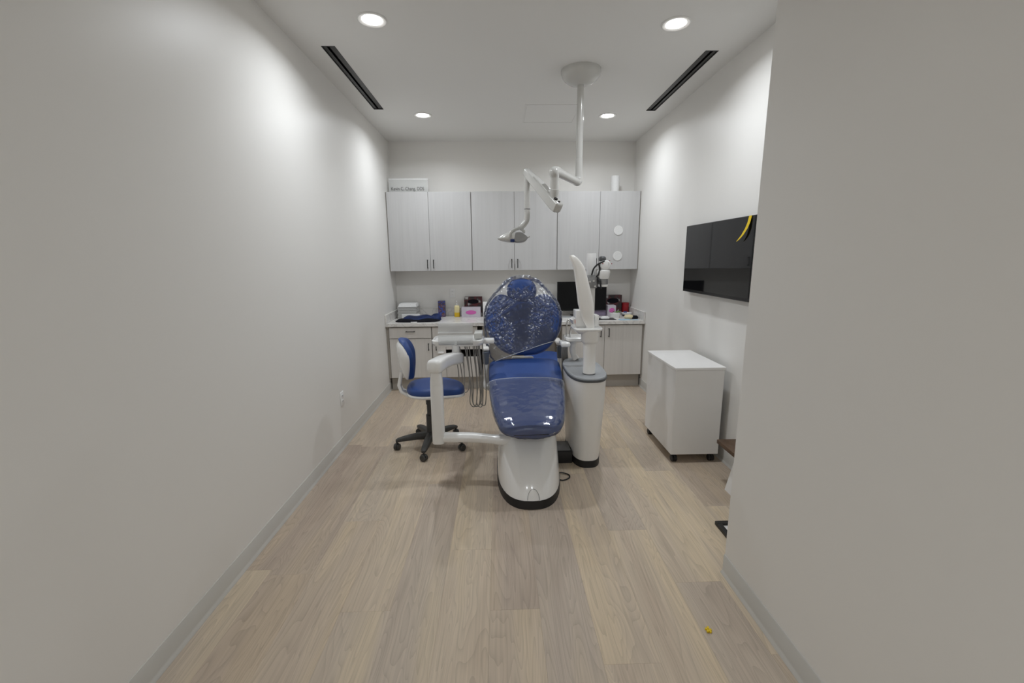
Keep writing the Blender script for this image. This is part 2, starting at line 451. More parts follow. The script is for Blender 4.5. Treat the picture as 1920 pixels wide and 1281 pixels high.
# vinyl cove baseboards: (thickness, height) profile swept along each wall
def cove(p0, p1, nrm, name):
    prof = [(0, 0), (.016, 0), (.016, .004), (.009, .012), (.006, .022), (.006, .097), (.003, .101), (0, .101)]
    mb = MB(); n = Vector((*nrm, 0))
    mb.loft([[Vector((*p, 0)) + n * a + Vector((0, 0, b)) for a, b in prof] for p in (p0, p1)])
    struct(mb, name, 'base', sharp=50)
cove((XL, Y0), (XL, 5.115), (1, 0), 'baseboard_left')
cove((XR, YP), (XR, 5.115), (-1, 0), 'baseboard_right')
cove((XP, Y0), (XP, YP), (-1, 0), 'baseboard_near_right')
cove((XP, YP), (XR, YP), (0, 1), 'baseboard_partition_end')
cove((XL, Y0), (XP, Y0), (0, 1), 'baseboard_behind')

# access panel in the ceiling
ap = thing('ceiling_access_panel', 'square white access panel set in the ceiling behind the lamp pole', 'access panel', (.535, 4.655, H))
ax0, ax1, ay0, ay1 = .268, .800, 4.383, 4.930
mb = MB()
for q in ((ax0, ax0 + .012, ay0, ay1), (ax1 - .012, ax1, ay0, ay1), (ax0 + .012, ax1 - .012, ay0, ay0 + .012), (ax0 + .012, ax1 - .012, ay1 - .012, ay1)):
    mb.box(*q, H - .004, H)
mb.build('panel_frame', 'ceil', ap, smooth=False)
MB().box(ax0 + .016, ax1 - .016, ay0 + .016, ay1 - .016, H - .003, H).build('panel_door', 'ceil', ap, smooth=False)

# slot diffusers
for i, (x0, x1, y0, y1) in enumerate(SL):
    t = thing('slot_diffuser', ['black linear slot diffuser in the ceiling along the left wall', 'black linear slot diffuser in the ceiling along the right wall'][i],
              'air vent', ((x0 + x1) / 2, (y0 + y1) / 2, H), 'ceiling slot diffusers')
    MB().box(x0, x1, y0, y1, H + .05, H + .06).build('backing', 'gap', t, smooth=False)
    mb = MB(); w = .005
    for q in ((x0, x0 + w, y0, y1), (x1 - w, x1, y0, y1), (x0 + w, x1 - w, y0, y0 + w), (x0 + w, x1 - w, y1 - w, y1)):
        mb.box(*q, H - .002, H + .05)
    mb.build('frame', 'blackmetal', t, smooth=False)
    inx = (x0 + x1) / 2
    sgn = 1 if i == 0 else -1
    mb = MB().box(min(inx + sgn * .004, inx + sgn * .040), max(inx + sgn * .004, inx + sgn * .040), y0 + w, y1 - w, H + .004, H + .010)
    mb.build('vane', 'blackmetal', t, smooth=False)
    mb = MB().box(min(inx - sgn * .016, inx - sgn * .040), max(inx - sgn * .016, inx - sgn * .040), y0 + w, y1 - w, H + .004, H + .010)
    mb.build('vane', 'blackmetal', t, smooth=False)

# recessed downlights
def downlight(x, y, label, watts, r=.058):
    t = thing('ceiling_downlight', label, 'ceiling light', (x, y, H), 'round ceiling downlights')
    MB().lathe(x, y, [(r + .001, H), (r + .030, H), (r + .030, H - .003), (r + .024, H - .007), (r + .006, H - .004), (r + .001, H)], 40, caps=False).build('trim_ring', 'ceil', t)
    MB().lathe(x, y, [(.001, H - .0025), (r, H - .0025), (r, H - .0005), (.001, H - .0005)], 40).build('lens', 'lens', t)
    ld = bpy.data.lights.new('downlight_lamp', 'AREA'); ld.shape = 'DISK'; ld.size = 2 * r - .01
    ld.energy = watts; ld.color = LAMP_COL; ld.spread = math.radians(156)
    lo = bpy.data.objects.new('downlight_lamp', ld); COL.objects.link(lo); lo.parent = t; lo.location = (0, 0, -.008)
    return t
downlight(-.737, 2.93, 'bright round ceiling downlight nearest the camera on the left', LAMP_W)
downlight(1.108, 2.95, 'bright round ceiling downlight nearest the camera on the right', LAMP_W)
downlight(-.737, 4.69, 'smaller-looking round ceiling downlight at the far left near the cabinets', LAMP_W)
downlight(1.118, 4.70, 'round ceiling downlight at the far right beside the lamp pole', LAMP_W)
downlight(-.76, -1.95, 'round ceiling downlight behind the camera on the left', CORRIDOR_W)
downlight(.54, -1.95, 'round ceiling downlight behind the camera on the right', CORRIDOR_W)

# ------------------------------------------------------------------ wall cabinets
def bar_handle(x, z, L_, vert, yf, parent):
    mb = MB(); r = .0045
    if vert:
        mb.box(x - r, x + r, yf - .030, yf - .022, z - L_ / 2, z + L_ / 2, .0015)
        for q in (z - L_ / 2 + .006, z + L_ / 2 - .006): mb.box(x - r, x + r, yf - .024, yf, q - .005, q + .005)
    else:
        mb.box(x - L_ / 2, x + L_ / 2, yf - .030, yf - .022, z - r, z + r, .0015)
        for q in (x - L_ / 2 + .006, x + L_ / 2 - .006): mb.box(q - .005, q + .005, yf - .024, yf, z - r, z + r)
    return mb.build('handle', 'blackmetal', parent, smooth=False)

UW = [(-1.322, -.829, -.3235), (-.3225, .192, .7105), (.7115, 1.225, 1.710)]
lab = ['pale grey wall cabinet nearest the left wall under the name plate', 'middle pale grey wall cabinet behind the dental lamp head',
       'pale grey wall cabinet nearest the right wall with two white discs']
uppers = []
for (xa, xm, xb), l in zip(UW, lab):
    t = thing('wall_cabinet', l, 'cabinet', ((xa + xb) / 2, 5.54, ZCB), 'row of wall cabinets')
    MB().box(xa, xb, YC + .021, YB, ZCB, ZCT).build('body', 'lam2', t, smooth=False)
    for (u, w, hx) in ((xa + .004, xm - .0018, xm - .034), (xm + .0018, xb - .004, xm + .038)):
        d = MB().box(u, w, YC, YC + .019, ZCB + .002, ZCT - .001, .0012, 1).build('door', 'lam', t)
        bar_handle(hx, 1.498, .105, True, YC, d)
    uppers.append(t)
MB().box(XL, -1.323, YC + .012, YB, ZCB, ZCT).build('filler_strip', 'carc', uppers[0], smooth=False)
MB().box(1.711, XR, YC + .012, YB, ZCB, ZCT).build('filler_strip', 'carc', uppers[2], smooth=False)

# ------------------------------------------------------------------ base cabinets and worktop
ZK = .785
def toekick(t, xa, xb):
    MB().box(xa, xb, 5.115, 5.135, 0, .16).build('toe_kick', 'toe', t, smooth=False)
def carcass(t, xa, xb):
    mb = MB()
    mb.box(xa, xa + .018, YK + .05, YB - .002, .16, ZK); mb.box(xb - .018, xb, YK + .05, YB - .002, .16, ZK)
    mb.box(xa + .018, xb - .018, YK + .05, YB - .002, .16, .178); mb.box(xa + .018, xb - .018, YB - .02, YB - .002, .178, ZK)
    mb.build('body', 'carc', t, smooth=False)
YD0, YD1 = YK + .03, YK + .049
def front(t, name, xa, xb, z0, z1):
    return MB().box(xa, xb, YD0, YD1, z0, z1, .0012, 1).build(name, 'lam2', t)

t = thing('base_cabinet', 'grey base cabinet nearest the left wall, drawer over one door', 'cabinet', (-1.06, 5.35, 0), 'base cabinets under the worktop')
carcass(t, -1.30, -.802); toekick(t, XL + .018, -.802)
MB().box(XL + .001, -1.302, YD0 + .012, 5.14, .16, ZK).build('filler_strip', 'carc', t, smooth=False)
d = front(t, 'drawer', -1.296, -.805, .643, .772); bar_handle(-1.048, .726, .105, False, YD0, d)
d = front(t, 'door', -1.296, -.805, .165, .636); bar_handle(-.842, .54, .085, True, YD0, d)

t = thing('base_cabinet', 'grey base cabinet behind the hoses with a dark open slot', 'cabinet', (-.50, 5.35, 0), 'base cabinets under the worktop')
carcass(t, -.798, -.19); toekick(t, -.80, -.19)
d = front(t, 'drawer', -.795, -.265, .643, .772); bar_handle(-.535, .726, .11, False, YD0, d)
d = front(t, 'door', -.795, -.642, .165, .636); bar_handle(-.752, .54, .085, True, YD0, d)
front(t, 'upper_panel', -.638, -.20, .503, .636)
front(t, 'lower_panel', -.638, -.432, .165, .412)
front(t, 'lower_panel', -.428, -.262, .165, .412)
MB().box(-.735, -.665, YD0 - .02, YD0, .455, .478, .004).build('soap_latch', 'whitep', t)
MB().box(-.775, -.20, YK + .052, YK + .30, .412, .42).build('shelf', 'gap', t, smooth=False)
MB().box(-.64, -.20, YK + .30, YK + .31, .42, .50).build('slot_back', 'gap', t, smooth=False)

t = thing('base_cabinet', 'grey base cabinet with two doors nearest the right wall', 'cabinet', (1.22, 5.35, 0), 'base cabinets under the worktop')
carcass(t, .735, 1.70); toekick(t, .735, XR - .018)
MB().box(1.702, XR - .001, YD0 + .012, 5.14, .16, ZK).build('filler_strip', 'carc', t, smooth=False)
d = front(t, 'door', .740, 1.2435, .165, .772); bar_handle(1.198, .684, .105, True, YD0, d)
d = front(t, 'door', 1.2475, 1.695, .165, .772); bar_handle(1.294, .684, .105, True, YD0, d)

t = thing('countertop', 'long white veined stone worktop along the back wall', 'countertop', (.19, 5.35, ZK))
MB().box(XL + .001, XR - .001, YK, YB - .001, ZK, .825, .002, 1).build('slab', 'marble', t)
MB().box(XL + .021, XR - .021, YB - .021, YB - .001, .826, .925, .0015, 1).build('back_splash', 'marble', t)
MB().box(XL + .001, XL + .020, YK + .002, YB - .001, .826, .925, .0015, 1).build('side_splash', 'marble', t)
MB().box(XR - .020, XR - .001, YK + .002, YB - .001, .826, .925, .0015, 1).build('side_splash', 'marble', t)
CT = .8255

# ------------------------------------------------------------------ dental chair
CX = lambda y: .19 + .016 * (y - 2.6)
chair = thing('dental_chair', 'blue reclining dental chair on a white pedestal in the middle of the room', 'dental chair', (.19, 2.95, 0))

def base_ring(z, yf, yb, hw, n=44, e=2.6):
    cy = yf + .50 * (yb - yf); hy = (yb - yf) / 2
    return [(.190 + q[0], cy + q[1], z) for q in superloop(hw, hy, e, n)]
MB().loft([base_ring(0, 2.480, 3.50, .224), base_ring(.058, 2.480, 3.50, .224)]).build('plinth', 'rubber', chair)
MB().loft([base_ring(.058, 2.484, 3.49, .221), base_ring(.10, 2.500, 3.48, .219), base_ring(.20, 2.570, 3.45, .214), base_ring(.30, 2.665, 3.41, .208),
           base_ring(.36, 2.735, 3.38, .204), base_ring(.40, 2.79, 3.36, .198), base_ring(.425, 2.84, 3.33, .185), base_ring(.432, 2.88, 3.30, .16)]).build('pedestal', 'white', chair)
# round service cap outlined low on the pedestal front
pts = []
for k in range(14):
    a = math.pi * k / 13
    px, pz = .038 * math.cos(a), .062 + .060 * math.sin(a)
    q = pz
    # front surface of the pedestal at that height and x
    zz = [(.058, 2.484), (.10, 2.496), (.20, 2.540)]
    yf = zz[0][1] + (q - .058) / .042 * .016 if q < .10 else 2.500 + (q - .10) / .10 * .070
    pts.append((.198 + px, yf + .0015, q))
MB().tube(pts, .0016, 6, 3).build('service_cap', 'steel', chair)
# lifting frame between pedestal and seat
MB().loft([[(.19 + a, 3.28 + b, z) for a, b in superloop(w, l, 4, 32)] for w, l, z in ((.15, .14, .40), (.16, .18, .45), (.18, .24, .49), (.18, .24, .53))]).build('lift_frame', 'whitep', chair)

# seat and leg cushion: cross sections along the chair
ST = [(2.554, .497, .110, .045, 2.2), (2.560, .513, .140, .068, 2.3), (2.574, .526, .168, .084, 2.4), (2.60, .537, .190, .092, 2.6), (2.65, .547, .209, .094, 2.8),
      (2.72, .557, .225, .092, 3.2), (2.80, .569, .241, .088, 3.6), (2.95, .592, .261, .085, 4.0), (3.10, .618, .276, .085, 4.0),
      (3.25, .645, .288, .085, 4.0), (3.40, .672, .297, .085, 4.0), (3.52, .695, .301, .085, 4.0), (3.60, .712, .299, .082, 4.0), (3.64, .713, .285, .07, 3.6), (3.655, .703, .262, .05, 3.4)]
def seat_ring(y, z, w, th=.085, grow=0.0, e=4.0, n=36, wob=None):
    r = []
    for k_, (a, b) in enumerate(superloop(w + grow, th / 2 + grow, e, n)):
        cr = -.010 * (a / w) ** 2 if b > 0 else 0
        p = Vector((CX(y) + a, y, z - th / 2 + b + cr))
        if wob: p += Vector(wob(k_, y))
        r.append(p)
    return r
MB().loft([seat_ring(y, z, w, th, 0.0, e_) for y, z, w, th, e_ in ST]).build('seat_cushion', 'blue', chair, sharp=60)
MB().loft([seat_ring(y, z - .07, w - .02, .030, e=5) for (y, z, w, th, e_) in ST[7:-1]]).build('seat_shell', 'bluedark', chair, sharp=60)
# clear cover over the foot end
fr_ = random.Random(3)
ph = [fr_.uniform(0, 6.28) for _ in range(8)]
def wob_foot(k_, y):
    a = .0022 * math.sin(9 * k_ / 36 * 6.28 + ph[0] + 14 * y) + .0018 * math.sin(23 * y + ph[1] + k_ * .5)
    return (a * .5, 0, abs(a))
FT = ST[:9] + [(3.20, .636, .284, .085, 4.0), (3.235, .643, .287, .085, 4.0)]
FT2 = []
for i in range(len(FT) - 1):
    for j in range(4):
        t_ = j / 4; FT2.append(tuple(FT[i][m_] * (1 - t_) + FT[i + 1][m_] * t_ for m_ in range(5)))
FT2.append(FT[-1])
mbf = MB().loft([seat_ring(y - (.006 if i < 4 else 0), z + .003, w, th + .004, .006, e_, 48, wob_foot) for i, (y, z, w, th, e_) in enumerate(FT2)], True, False)
y, z, w, th, e_ = FT2[-1]
rim = seat_ring(y, z + .003, w, th + .004, .007, e_, 48)
fcov = mbf.build('foot_cover', 'filmfoot', chair, sharp=70)
MB().tube([rim[k_] for k_ in range(-2, 27)], .0030, 6, 2).build('cover_hem', 'filmhem', fcov)

# backrest frame of reference: t along the back, n out of its front
BT = math.radians(24)
BO = Vector((.205, 3.650, .735))
bu = Vector((0, math.sin(BT), math.cos(BT))); bn = Vector((0, -math.cos(BT), math.sin(BT)))
BF = lambda a, t_, n_: BO + Vector((a, 0, 0)) + bu * t_ + bn * n_
half = [(0, 0), (.11, .008), (.20, .050), (.275, .135), (.322, .250), (.330, .345), (.308, .440), (.262, .515), (.205, .552), (.145, .543), (.08, .505), (0, .485)]
outl = smooth_loop(half + [(-a, b) for a, b in reversed(half[1:-1])], 4)
MB().pillow(outl, BF, [(.05, -.062), (.6, -.060), (.90, -.052), (.975, -.030), (1.0, 0), (.985, .022), (.94, .038), (.85, .047), (.6, .050), (.3, .048), (.04, .047)], (0, .27)).build('backrest', 'blue', chair, sharp=75)
MB().pillow([(a * .8, .02 + b * .86) for a, b in outl], BF, [(.7, -.10), (.95, -.09), (1.0, -.052)], (0, .27)).build('backrest_shell', 'whitep', chair)
HT = math.radians(14)
hu = Vector((0, math.sin(HT), math.cos(HT))); hn = Vector((0, -math.cos(HT), math.sin(HT)))
HO = BF(-.006, .585, .012)
HF = lambda a, t_, n_: HO + Vector((a, 0, 0)) + hu * t_ + hn * n_
MB().pillow(superloop(.133, .108, 2.3, 40), HF, [(.05, -.045), (.7, -.04), (.95, -.02), (1.0, .005), (.96, .030), (.82, .044), (.5, .050), (.05, .051)]).build('headrest', 'blue', chair, sharp=75)
mb = MB()
for s_ in (-1, 1): mb.cyl(BF(.03 * s_, .40, -.07), HF(.03 * s_, -.02, -.035), .008, n=12)
mb.build('headrest_bars', 'chrome', chair)
# clear bag drawn over headrest and backrest
BAGW = [(-.0, .262), (.05, .300), (.12, .325), (.20, .338), (.30, .346), (.38, .345), (.45, .330), (.51, .300), (.56, .262), (.605, .225), (.645, .190), (.675, .165), (.70, .13), (.715, .085)]
from mathutils import noise as mnoise
def crinkle(p):
    """height of the crumpled film: little flat facets, each tilted its own way, stronger in patches"""
    mask = min(1.0, max(0.0, .55 + 2.0 * mnoise.noise(p * 5.5 + Vector((3.1, 0, 0)))))
    c = mnoise.voronoi(p * 42)[1][0]
    t_ = mnoise.cell_vector(c * 917.3)
    d_ = p * 42 - c
    v = ((t_.x - .5) * d_.x + (t_.y - .5) * d_.y) / 42 * 1.15
    return v * mask + abs(mnoise.noise(p * 22)) * .004 * (1 - mask)
def bag_ring(t_, w, n=520):
    r = []
    for k_ in range(n):
        a = w * math.cos(2 * math.pi * k_ / n)
        b = math.copysign(max(0.0, 1 - abs(a / w) ** 2.6) ** (1 / 2.6), math.sin(2 * math.pi * k_ / n) + 1e-9)
        f = b if b > 0 else b * 1.5
        tt = t_ + (.05 + .20 * a / .33) * max(0, 1 - t_ / .35) * .55     # the hem runs up towards the right
        q = Vector((a, tt, b * .1))
        fold = .009 * math.exp(-((a * .72 - (tt - .50)) / .012) ** 2) + .007 * math.exp(-((a * .72 - (tt - .57)) / .010) ** 2) + .006 * math.exp(-((a * .9 + (tt - .62)) / .010) ** 2)
        fold += .0025 * math.sin(60 * (a * .35 - tt) + 3 * mnoise.noise(q * 6)) * (.3 + .7 * max(0, mnoise.noise(q * 4)))
        r.append(BF(a, tt, f * .060 + .002 + (crinkle(q) + (fold if tt > .12 else 0)) * (1 if b > 0 else .3)))
    return r
BG = []
NS = 20
for i in range(len(BAGW) - 1):
    for j in range(NS):
        t_ = j / NS; BG.append((BAGW[i][0] * (1 - t_) + BAGW[i + 1][0] * t_, BAGW[i][1] * (1 - t_) + BAGW[i + 1][1] * t_))
BG.append(BAGW[-1])
mbb = MB().loft([bag_ring(*q) for q in BG], False, True)
rim = bag_ring(*BG[0]); pbag = mbb.build('plastic_bag_cover', 'film', chair, sharp=180)
MB().tube([rim[k_] for k_ in range(0, 261, 8)], .0034, 6, 2).build('bag_hem', 'filmhem', pbag)

# armrests
for s_, ax, ay in ((-1, -.122, 3.60), (1, .535, 3.79)):
    a = MB().tube([(ax + .03 * -s_, ay - .12, .50), (ax, ay - .05, .49), (ax, ay, .53), (ax, ay, .60), (ax, ay, .675)], [.024, .026, .024, .018, .020], 14).build('armrest_support', 'white', chair)
    MB().cyl((ax, ay, .675), (ax, ay, .785), .024, .030, 20, .004).build('armrest_joint', 'smoke', a)
    MB().box(ax - .030, ax + .030, ay - .01, ay + .24, .788, .818, .014, 3).build('armrest_pad', 'cream', chair)
# lower mount behind the backrest
MB().box(.10, .30, 3.60, 3.80, .50, .70, .02, 2).build('backrest_mount', 'cream', chair)

# ------------------------------------------------------------------ delivery arm and instrument tray (part of the chair)
arm = MB()
arm.tube([(.10, 2.80, .335), (.0, 2.80, .335), (-.06, 2.81, .337), (-.20, 2.84, .339), (-.40, 2.85, .340), (-.44, 2.85, .345)], [.036, .036, .032, .035, .036, .037], 20, 4)
arm.build('delivery_lower_arm', 'white', chair, sharp=60)
pr_ = [(.041, .305), (.043, .315), (.043, .72), (.0425, .722), (.0425, .726), (.042, .75), (.036, .80), (.036, .84)]
MB().loft([[(-.434 + a, 2.85 + b, z) for a, b in superloop(r, r, 3.2, 28)] for r, z in pr_]).build('delivery_post', 'white', chair)
# upper arm, horizontal box section running back and to the right
P0, P1 = Vector((-.434, 2.85, .850)), Vector((-.328, 3.25, .808))
d_ = (P1 - P0); dl = d_.length; d_.normalize(); sd = d_.cross(Vector((0, 0, 1))).normalized(); up_ = sd.cross(d_)
rings = []
for u, w, hgt, dz in ((-.055, .030, .026, 0), (-.050, .043, .040, 0), (-.02, .052, .046, .0), (.10, .046, .046, .012), (.25, .042, .046, .014), (dl, .042, .046, .004), (dl + .035, .040, .042, 0), (dl + .045, .030, .03, 0)):
    rings.append([P0 + d_ * u + sd * a + up_ * (b + dz) for a, b in superloop(w, hgt, 4, 28)])
MB().loft(rings).build('delivery_upper_arm', 'white', chair, sharp=60)
MB().cyl((-.338, 3.25, .83), (-.338, 3.25, .93), .031, .027, 24, .003).build('tray_riser', 'white', chair)
# instrument tray head
def tray_ring(z, g):
    return [(-.325 + a, 3.36 + b, z) for a, b in superloop(.200 + g, .135 + g, 5, 40)]
MB().loft([tray_ring(.900, -.03), tray_ring(.905, -.012), tray_ring(.925, 0), tray_ring(.945, 0), tray_ring(.950, -.006), tray_ring(.950, -.016), tray_ring(.938, -.02)]).build('instrument_tray', 'white', chair)
MB().box(-.20, -.135, 3.30, 3.46, .948, .995, .008).build('instrument_holder', 'lampw', chair)
MB().box(-.155, -.045, 3.42, 3.50, .885, .925, .012).build('tray_handle', 'white', chair)
# bent clear acrylic shield clipped to the tray front
sh = [(3.225, .918), (3.205, .935), (3.200, 1.015), (3.212, 1.022), (3.235, 1.085)]
mb = MB()
tk = .004
ringsl = []
for sx_ in (0, 1):
    ringsl.append([(-.462 + .012 * (1 - 1) + sx_ * .258, y, z) for y, z in sh] + [(-.462 + sx_ * .258, y + tk, z) for y, z in reversed(sh)])
mb.loft(ringsl)
mb.build('acrylic_shield', 'acry', chair, smooth=False)
MB().box(-.338, -.322, 3.190, 3.210, .918, .950, .003).build('shield_clip', 'clear', chair)
# hoses looping from the tray to the riser
hx = [(-.385, .40, -.345, .36), (-.365, .385, -.30, .34), (-.275, .37, -.175, 0), (-.262, .36, -.215, .02), (-.245, .355, -.19, .04), (-.20, .36, -.165, .01), (-.165, .365, -.14, .03)]
for i, (xa, zb, xb, dy) in enumerate(hx):
    yy = 3.36 + dy; ys_ = 3.34 + min(dy, .13)
    xm = (xa * .35 + xb * .65)
    MB().tube([(xa, ys_, .91), (xa + (xm - xa) * .15, ys_ * .5 + yy * .5, .80), (xa + (xm - xa) * .6, yy + .02, .55), (xm - .02, yy + .03, zb + .04), (xm + .012, yy + .035, zb),
               (xb + .018, yy + .04, zb + .05), (xb + .02, yy + .05, .60), (xb + .005, ys_ * .5 + yy * .5 + .03, .80), (xb, ys_ + .02, .91)], .0042, 8, 8).build('hose', 'hose', chair)
# floor cable and the floor box joining chair and side unit
MB().tube([(.40, 2.92, .012), (.44, 2.935, .010), (.485, 2.91, .007), (.49, 2.875, .006), (.465, 2.845, .006), (.43, 2.83, .006), (.40, 2.845, .008)], .0045, 8, 8).build('power_cable', 'rubber', chair)

# ------------------------------------------------------------------ cuspidor / side unit
unit = thing('dental_side_unit', 'white side unit with grey top, spittoon tray and tall curved arm beside the chair', 'dental unit', (.66, 3.33, 0))
def uring(z, hw, y0, y1, n=44, e=2.7, cx=.662):
    return [(cx + a, (y0 + y1) / 2 + b, z) for a, b in superloop(hw, (y1 - y0) / 2, e, n)]
MB().loft([uring(0, .118, 3.015, 3.60, cx=.655), uring(.055, .118, 3.015, 3.60, cx=.655)]).build('plinth', 'rubber', unit)
MB().loft([uring(.055, .116, 3.018, 3.60, cx=.655), uring(.25, .127, 3.010, 3.63, cx=.658), uring(.50, .140, 3.0, 3.66), uring(.62, .146, 2.998, 3.67), uring(.672, .147, 2.998, 3.67)]).build('cabinet_body', 'cream', unit)
MB().loft([uring(.672, .150, 2.992, 3.675), uring(.680, .154, 2.988, 3.68), uring(.690, .154, 2.988, 3.68), uring(.694, .151, 2.992, 3.677)]).build('top_rim', 'greyrim', unit)
MB().loft([uring(.694, .150, 2.993, 3.676), uring(.702, .148, 2.996, 3.674), uring(.704, .140, 3.005, 3.665), uring(.699, .125, 3.02, 3.65)]).build('grey_top', 'greytop', unit)
MB().box(.418, .545, 3.10, 3.30, .0, .095, .004).build('floor_box', 'rubber', unit)
MB().box(.43, .535, 3.12, 3.28, .095, .10, .002).build('floor_box_lid', 'steel', unit)
px_, py_ = .668, 3.15
MB().lathe(px_, py_, [(.046, .70), (.0465, .705), (.045, .71), (.048, .945)], 28).build('column', 'cream', unit)
MB().lathe(px_, py_, [(.047, .699), (.049, .702), (.049, .706), (.046, .707)], 28).build('column_ring', 'steel', unit)
MB().lathe(px_, py_, [(.050, .935), (.060, .943), (.064, .955), (.066, 1.02), (.067, 1.032), (.03, 1.034)], 32).build('collar', 'cream', unit)
MB().loft([[(.652 + a, 3.215 + b, z) for a, b in superloop(w, l, 4, 32)] for w, l, z in ((.070, .09, 1.004), (.108, .13, 1.035), (.110, .132, 1.045), (.106, .128, 1.05))]).build('shelf', 'white', unit)
MB().box(.566, .640, 3.17, 3.30, 1.05, 1.175, .005).build('control_box', 'white', unit)
MB().box(.705, .738, 3.17, 3.27, 1.05, 1.140, .005).build('control_box', 'white', unit)
# sloping control face with orange button at the left of the shelf
c_ = MB().loft([[(.545, 3.20, 1.10), (.566, 3.20, 1.115), (.566, 3.20, 1.05)], [(.535, 3.30, 1.10), (.566, 3.30, 1.115), (.566, 3.30, 1.04)]]).build('control_face', 'white', unit)
MB().box(.5635, .5665, 3.195, 3.225, 1.075, 1.105, .002).build('orange_button', 'orange', unit)
# tall curved arm: flat blade leaning left, lofted upwards
FN = [(1.02, .666, .028, .022), (1.06, .668, .031, .024), (1.12, .650, .044, .028), (1.225, .632, .057, .030), (1.343, .610, .050, .028), (1.458, .586, .043, .025), (1.50, .572, .040, .023), (1.535, .553, .035, .021), (1.56, .536, .028, .018), (1.578, .522, .016, .012)]
MB().loft([[(cx + a, 3.15 + .02 * (z - 1.02) + b, z) for a, b in superloop(w, d2, 3.0, 32)] for z, cx, w, d2 in FN]).build('curved_arm', 'cream', unit, sharp=70)
MB().lathe(0, 0, [(.001, 0), (.008, .002), (.009, .010), (.004, .016)], 12)
MB().cyl((.572, 3.16, 1.385), (.556, 3.15, 1.385), .008, .006, 12, .002).build('arm_knob', 'white', unit)
# pole and camera head behind the blade
MB().lathe(.752, 3.50, [(.022, 0.70), (.022, 1.33)], 20).build('rear_pole', 'cream', unit)
MB().lathe(.738, 3.50, [(.036, 1.42), (.038, 1.425), (.038, 1.587), (.036, 1.592), (.001, 1.592)], 28).build('white_tube', 'whitep', unit)
MB().box(.690, .772, 3.40, 3.53, 1.322, 1.418, .012).build('bracket', 'steel', unit)
for bx, bz in ((.708, 1.375), (.738, 1.380), (.750, 1.338)): MB().cyl((bx, 3.392, bz), (bx, 3.402, bz), .008, n=12).build('bracket_bolt', 'chrome', unit)
MB().lathe(.818, 3.42, [(.034, 1.333), (.038, 1.337), (.040, 1.352)], 28).build('head_foot', 'white', unit)
MB().lathe(.818, 3.42, [(.0395, 1.352), (.0395, 1.396)], 28).build('head_band', 'steel', unit)
MB().lathe(.818, 3.42, [(.041, 1.396), (.046, 1.415), (.052, 1.445), (.050, 1.458), (.035, 1.468), (.030, 1.472)], 28).build('camera_head', 'white', unit)
MB().pillow(superloop(.045, .040, 2.2, 28), lambda a, b, n_: Vector((.824 + a, 3.42 + n_, 1.500 + b)), [(.3, -.048), (.8, -.042), (1, -.02), (1, .02), (.8, .042), (.3, .048)]).build('head_joint', 'whitep', unit)
MB().pillow(superloop(.026, .022, 2.2, 20), lambda a, b, n_: Vector((.806 + a, 3.42 + n_, 1.548 + b)), [(.4, -.03), (1, -.02), (1, .02), (.4, .03)]).build('joint_cap', 'greyrim', unit)
MB().box(.772, .80, 3.44, 3.49, 1.36, 1.40, .005).build('head_link', 'steel', unit)
for pts in ([(.722, 3.40, 1.425), (.735, 3.39, 1.475), (.765, 3.385, 1.508), (.80, 3.38, 1.525), (.818, 3.385, 1.53)], [(.775, 3.40, 1.51), (.782, 3.39, 1.47), (.772, 3.39, 1.43), (.760, 3.40, 1.415)],
            [(.765, 3.41, 1.41), (.782, 3.385, 1.38), (.790, 3.38, 1.345), (.795, 3.385, 1.320)]):
    MB().tube(pts, .0065, 8, 6).build('cable', 'rubber', unit)
for q in ((.868, 1.512), (.800, 1.513), (.852, 1.535)):
    MB().cyl((q[0], 3.375, q[1]), (q[0], 3.365, q[1]), .0035, n=8).build('marker_dot', 'red', unit)
# spittoon tray with spouts
MB().loft([[(.640 + a, 3.58 + b, z) for a, b in superloop(w, l, 3.4, 32)] for w, l, z in ((.070, .07, .872), (.092, .09, .885), (.096, .094, .905), (.090, .088, .912), (.074, .072, .908), (.05, .05, .896))]).build('spittoon_tray', 'white', unit)
MB().box(.500, .578, 3.46, 3.60, .838, .878, .014, 3).build('instrument_block', 'white', unit)
MB().loft([[(x_, 3.60 + b, z + c2) for b, c2 in superloop(.035, .012, 3, 16)] for x_, z in ((.56, .868), (.60, .885))]).build('block_link', 'greyrim', unit)
MB().tube([(.562, 3.58, .90), (.562, 3.58, .99), (.562, 3.58, 1.025), (.570, 3.575, 1.045), (.582, 3.57, 1.04), (.588, 3.565, 1.015)], .0065, 10, 6).build('cup_filler_spout', 'chrome', unit)
MB().tube([(.590, 3.60, .90), (.598, 3.60, .95), (.604, 3.595, .985)], [.008, .009, .007], 10, 6).build('rinse_spout', 'chrome', unit)
MB().tube([(.532, 3.55, .875), (.532, 3.55, .935)], [.007, .006], 10).build('instrument_tip', 'chrome', unit)
MB().tube([(.625, 3.60, .875), (.620, 3.62, .80), (.632, 3.62, .74), (.655, 3.60, .700)], [.030, .026, .026, .030], 16).build('spittoon_bracket', 'cream', unit)
for i in range(4):
    MB().tube([(.532 + .013 * i, 3.60, .845), (.532 + .014 * i, 3.62, .76), (.540 + .015 * i, 3.66, .68), (.55 + .012 * i, 3.69, .50), (.60, 3.66, .30)], .0075, 8).build('suction_hose', 'hose', unit)

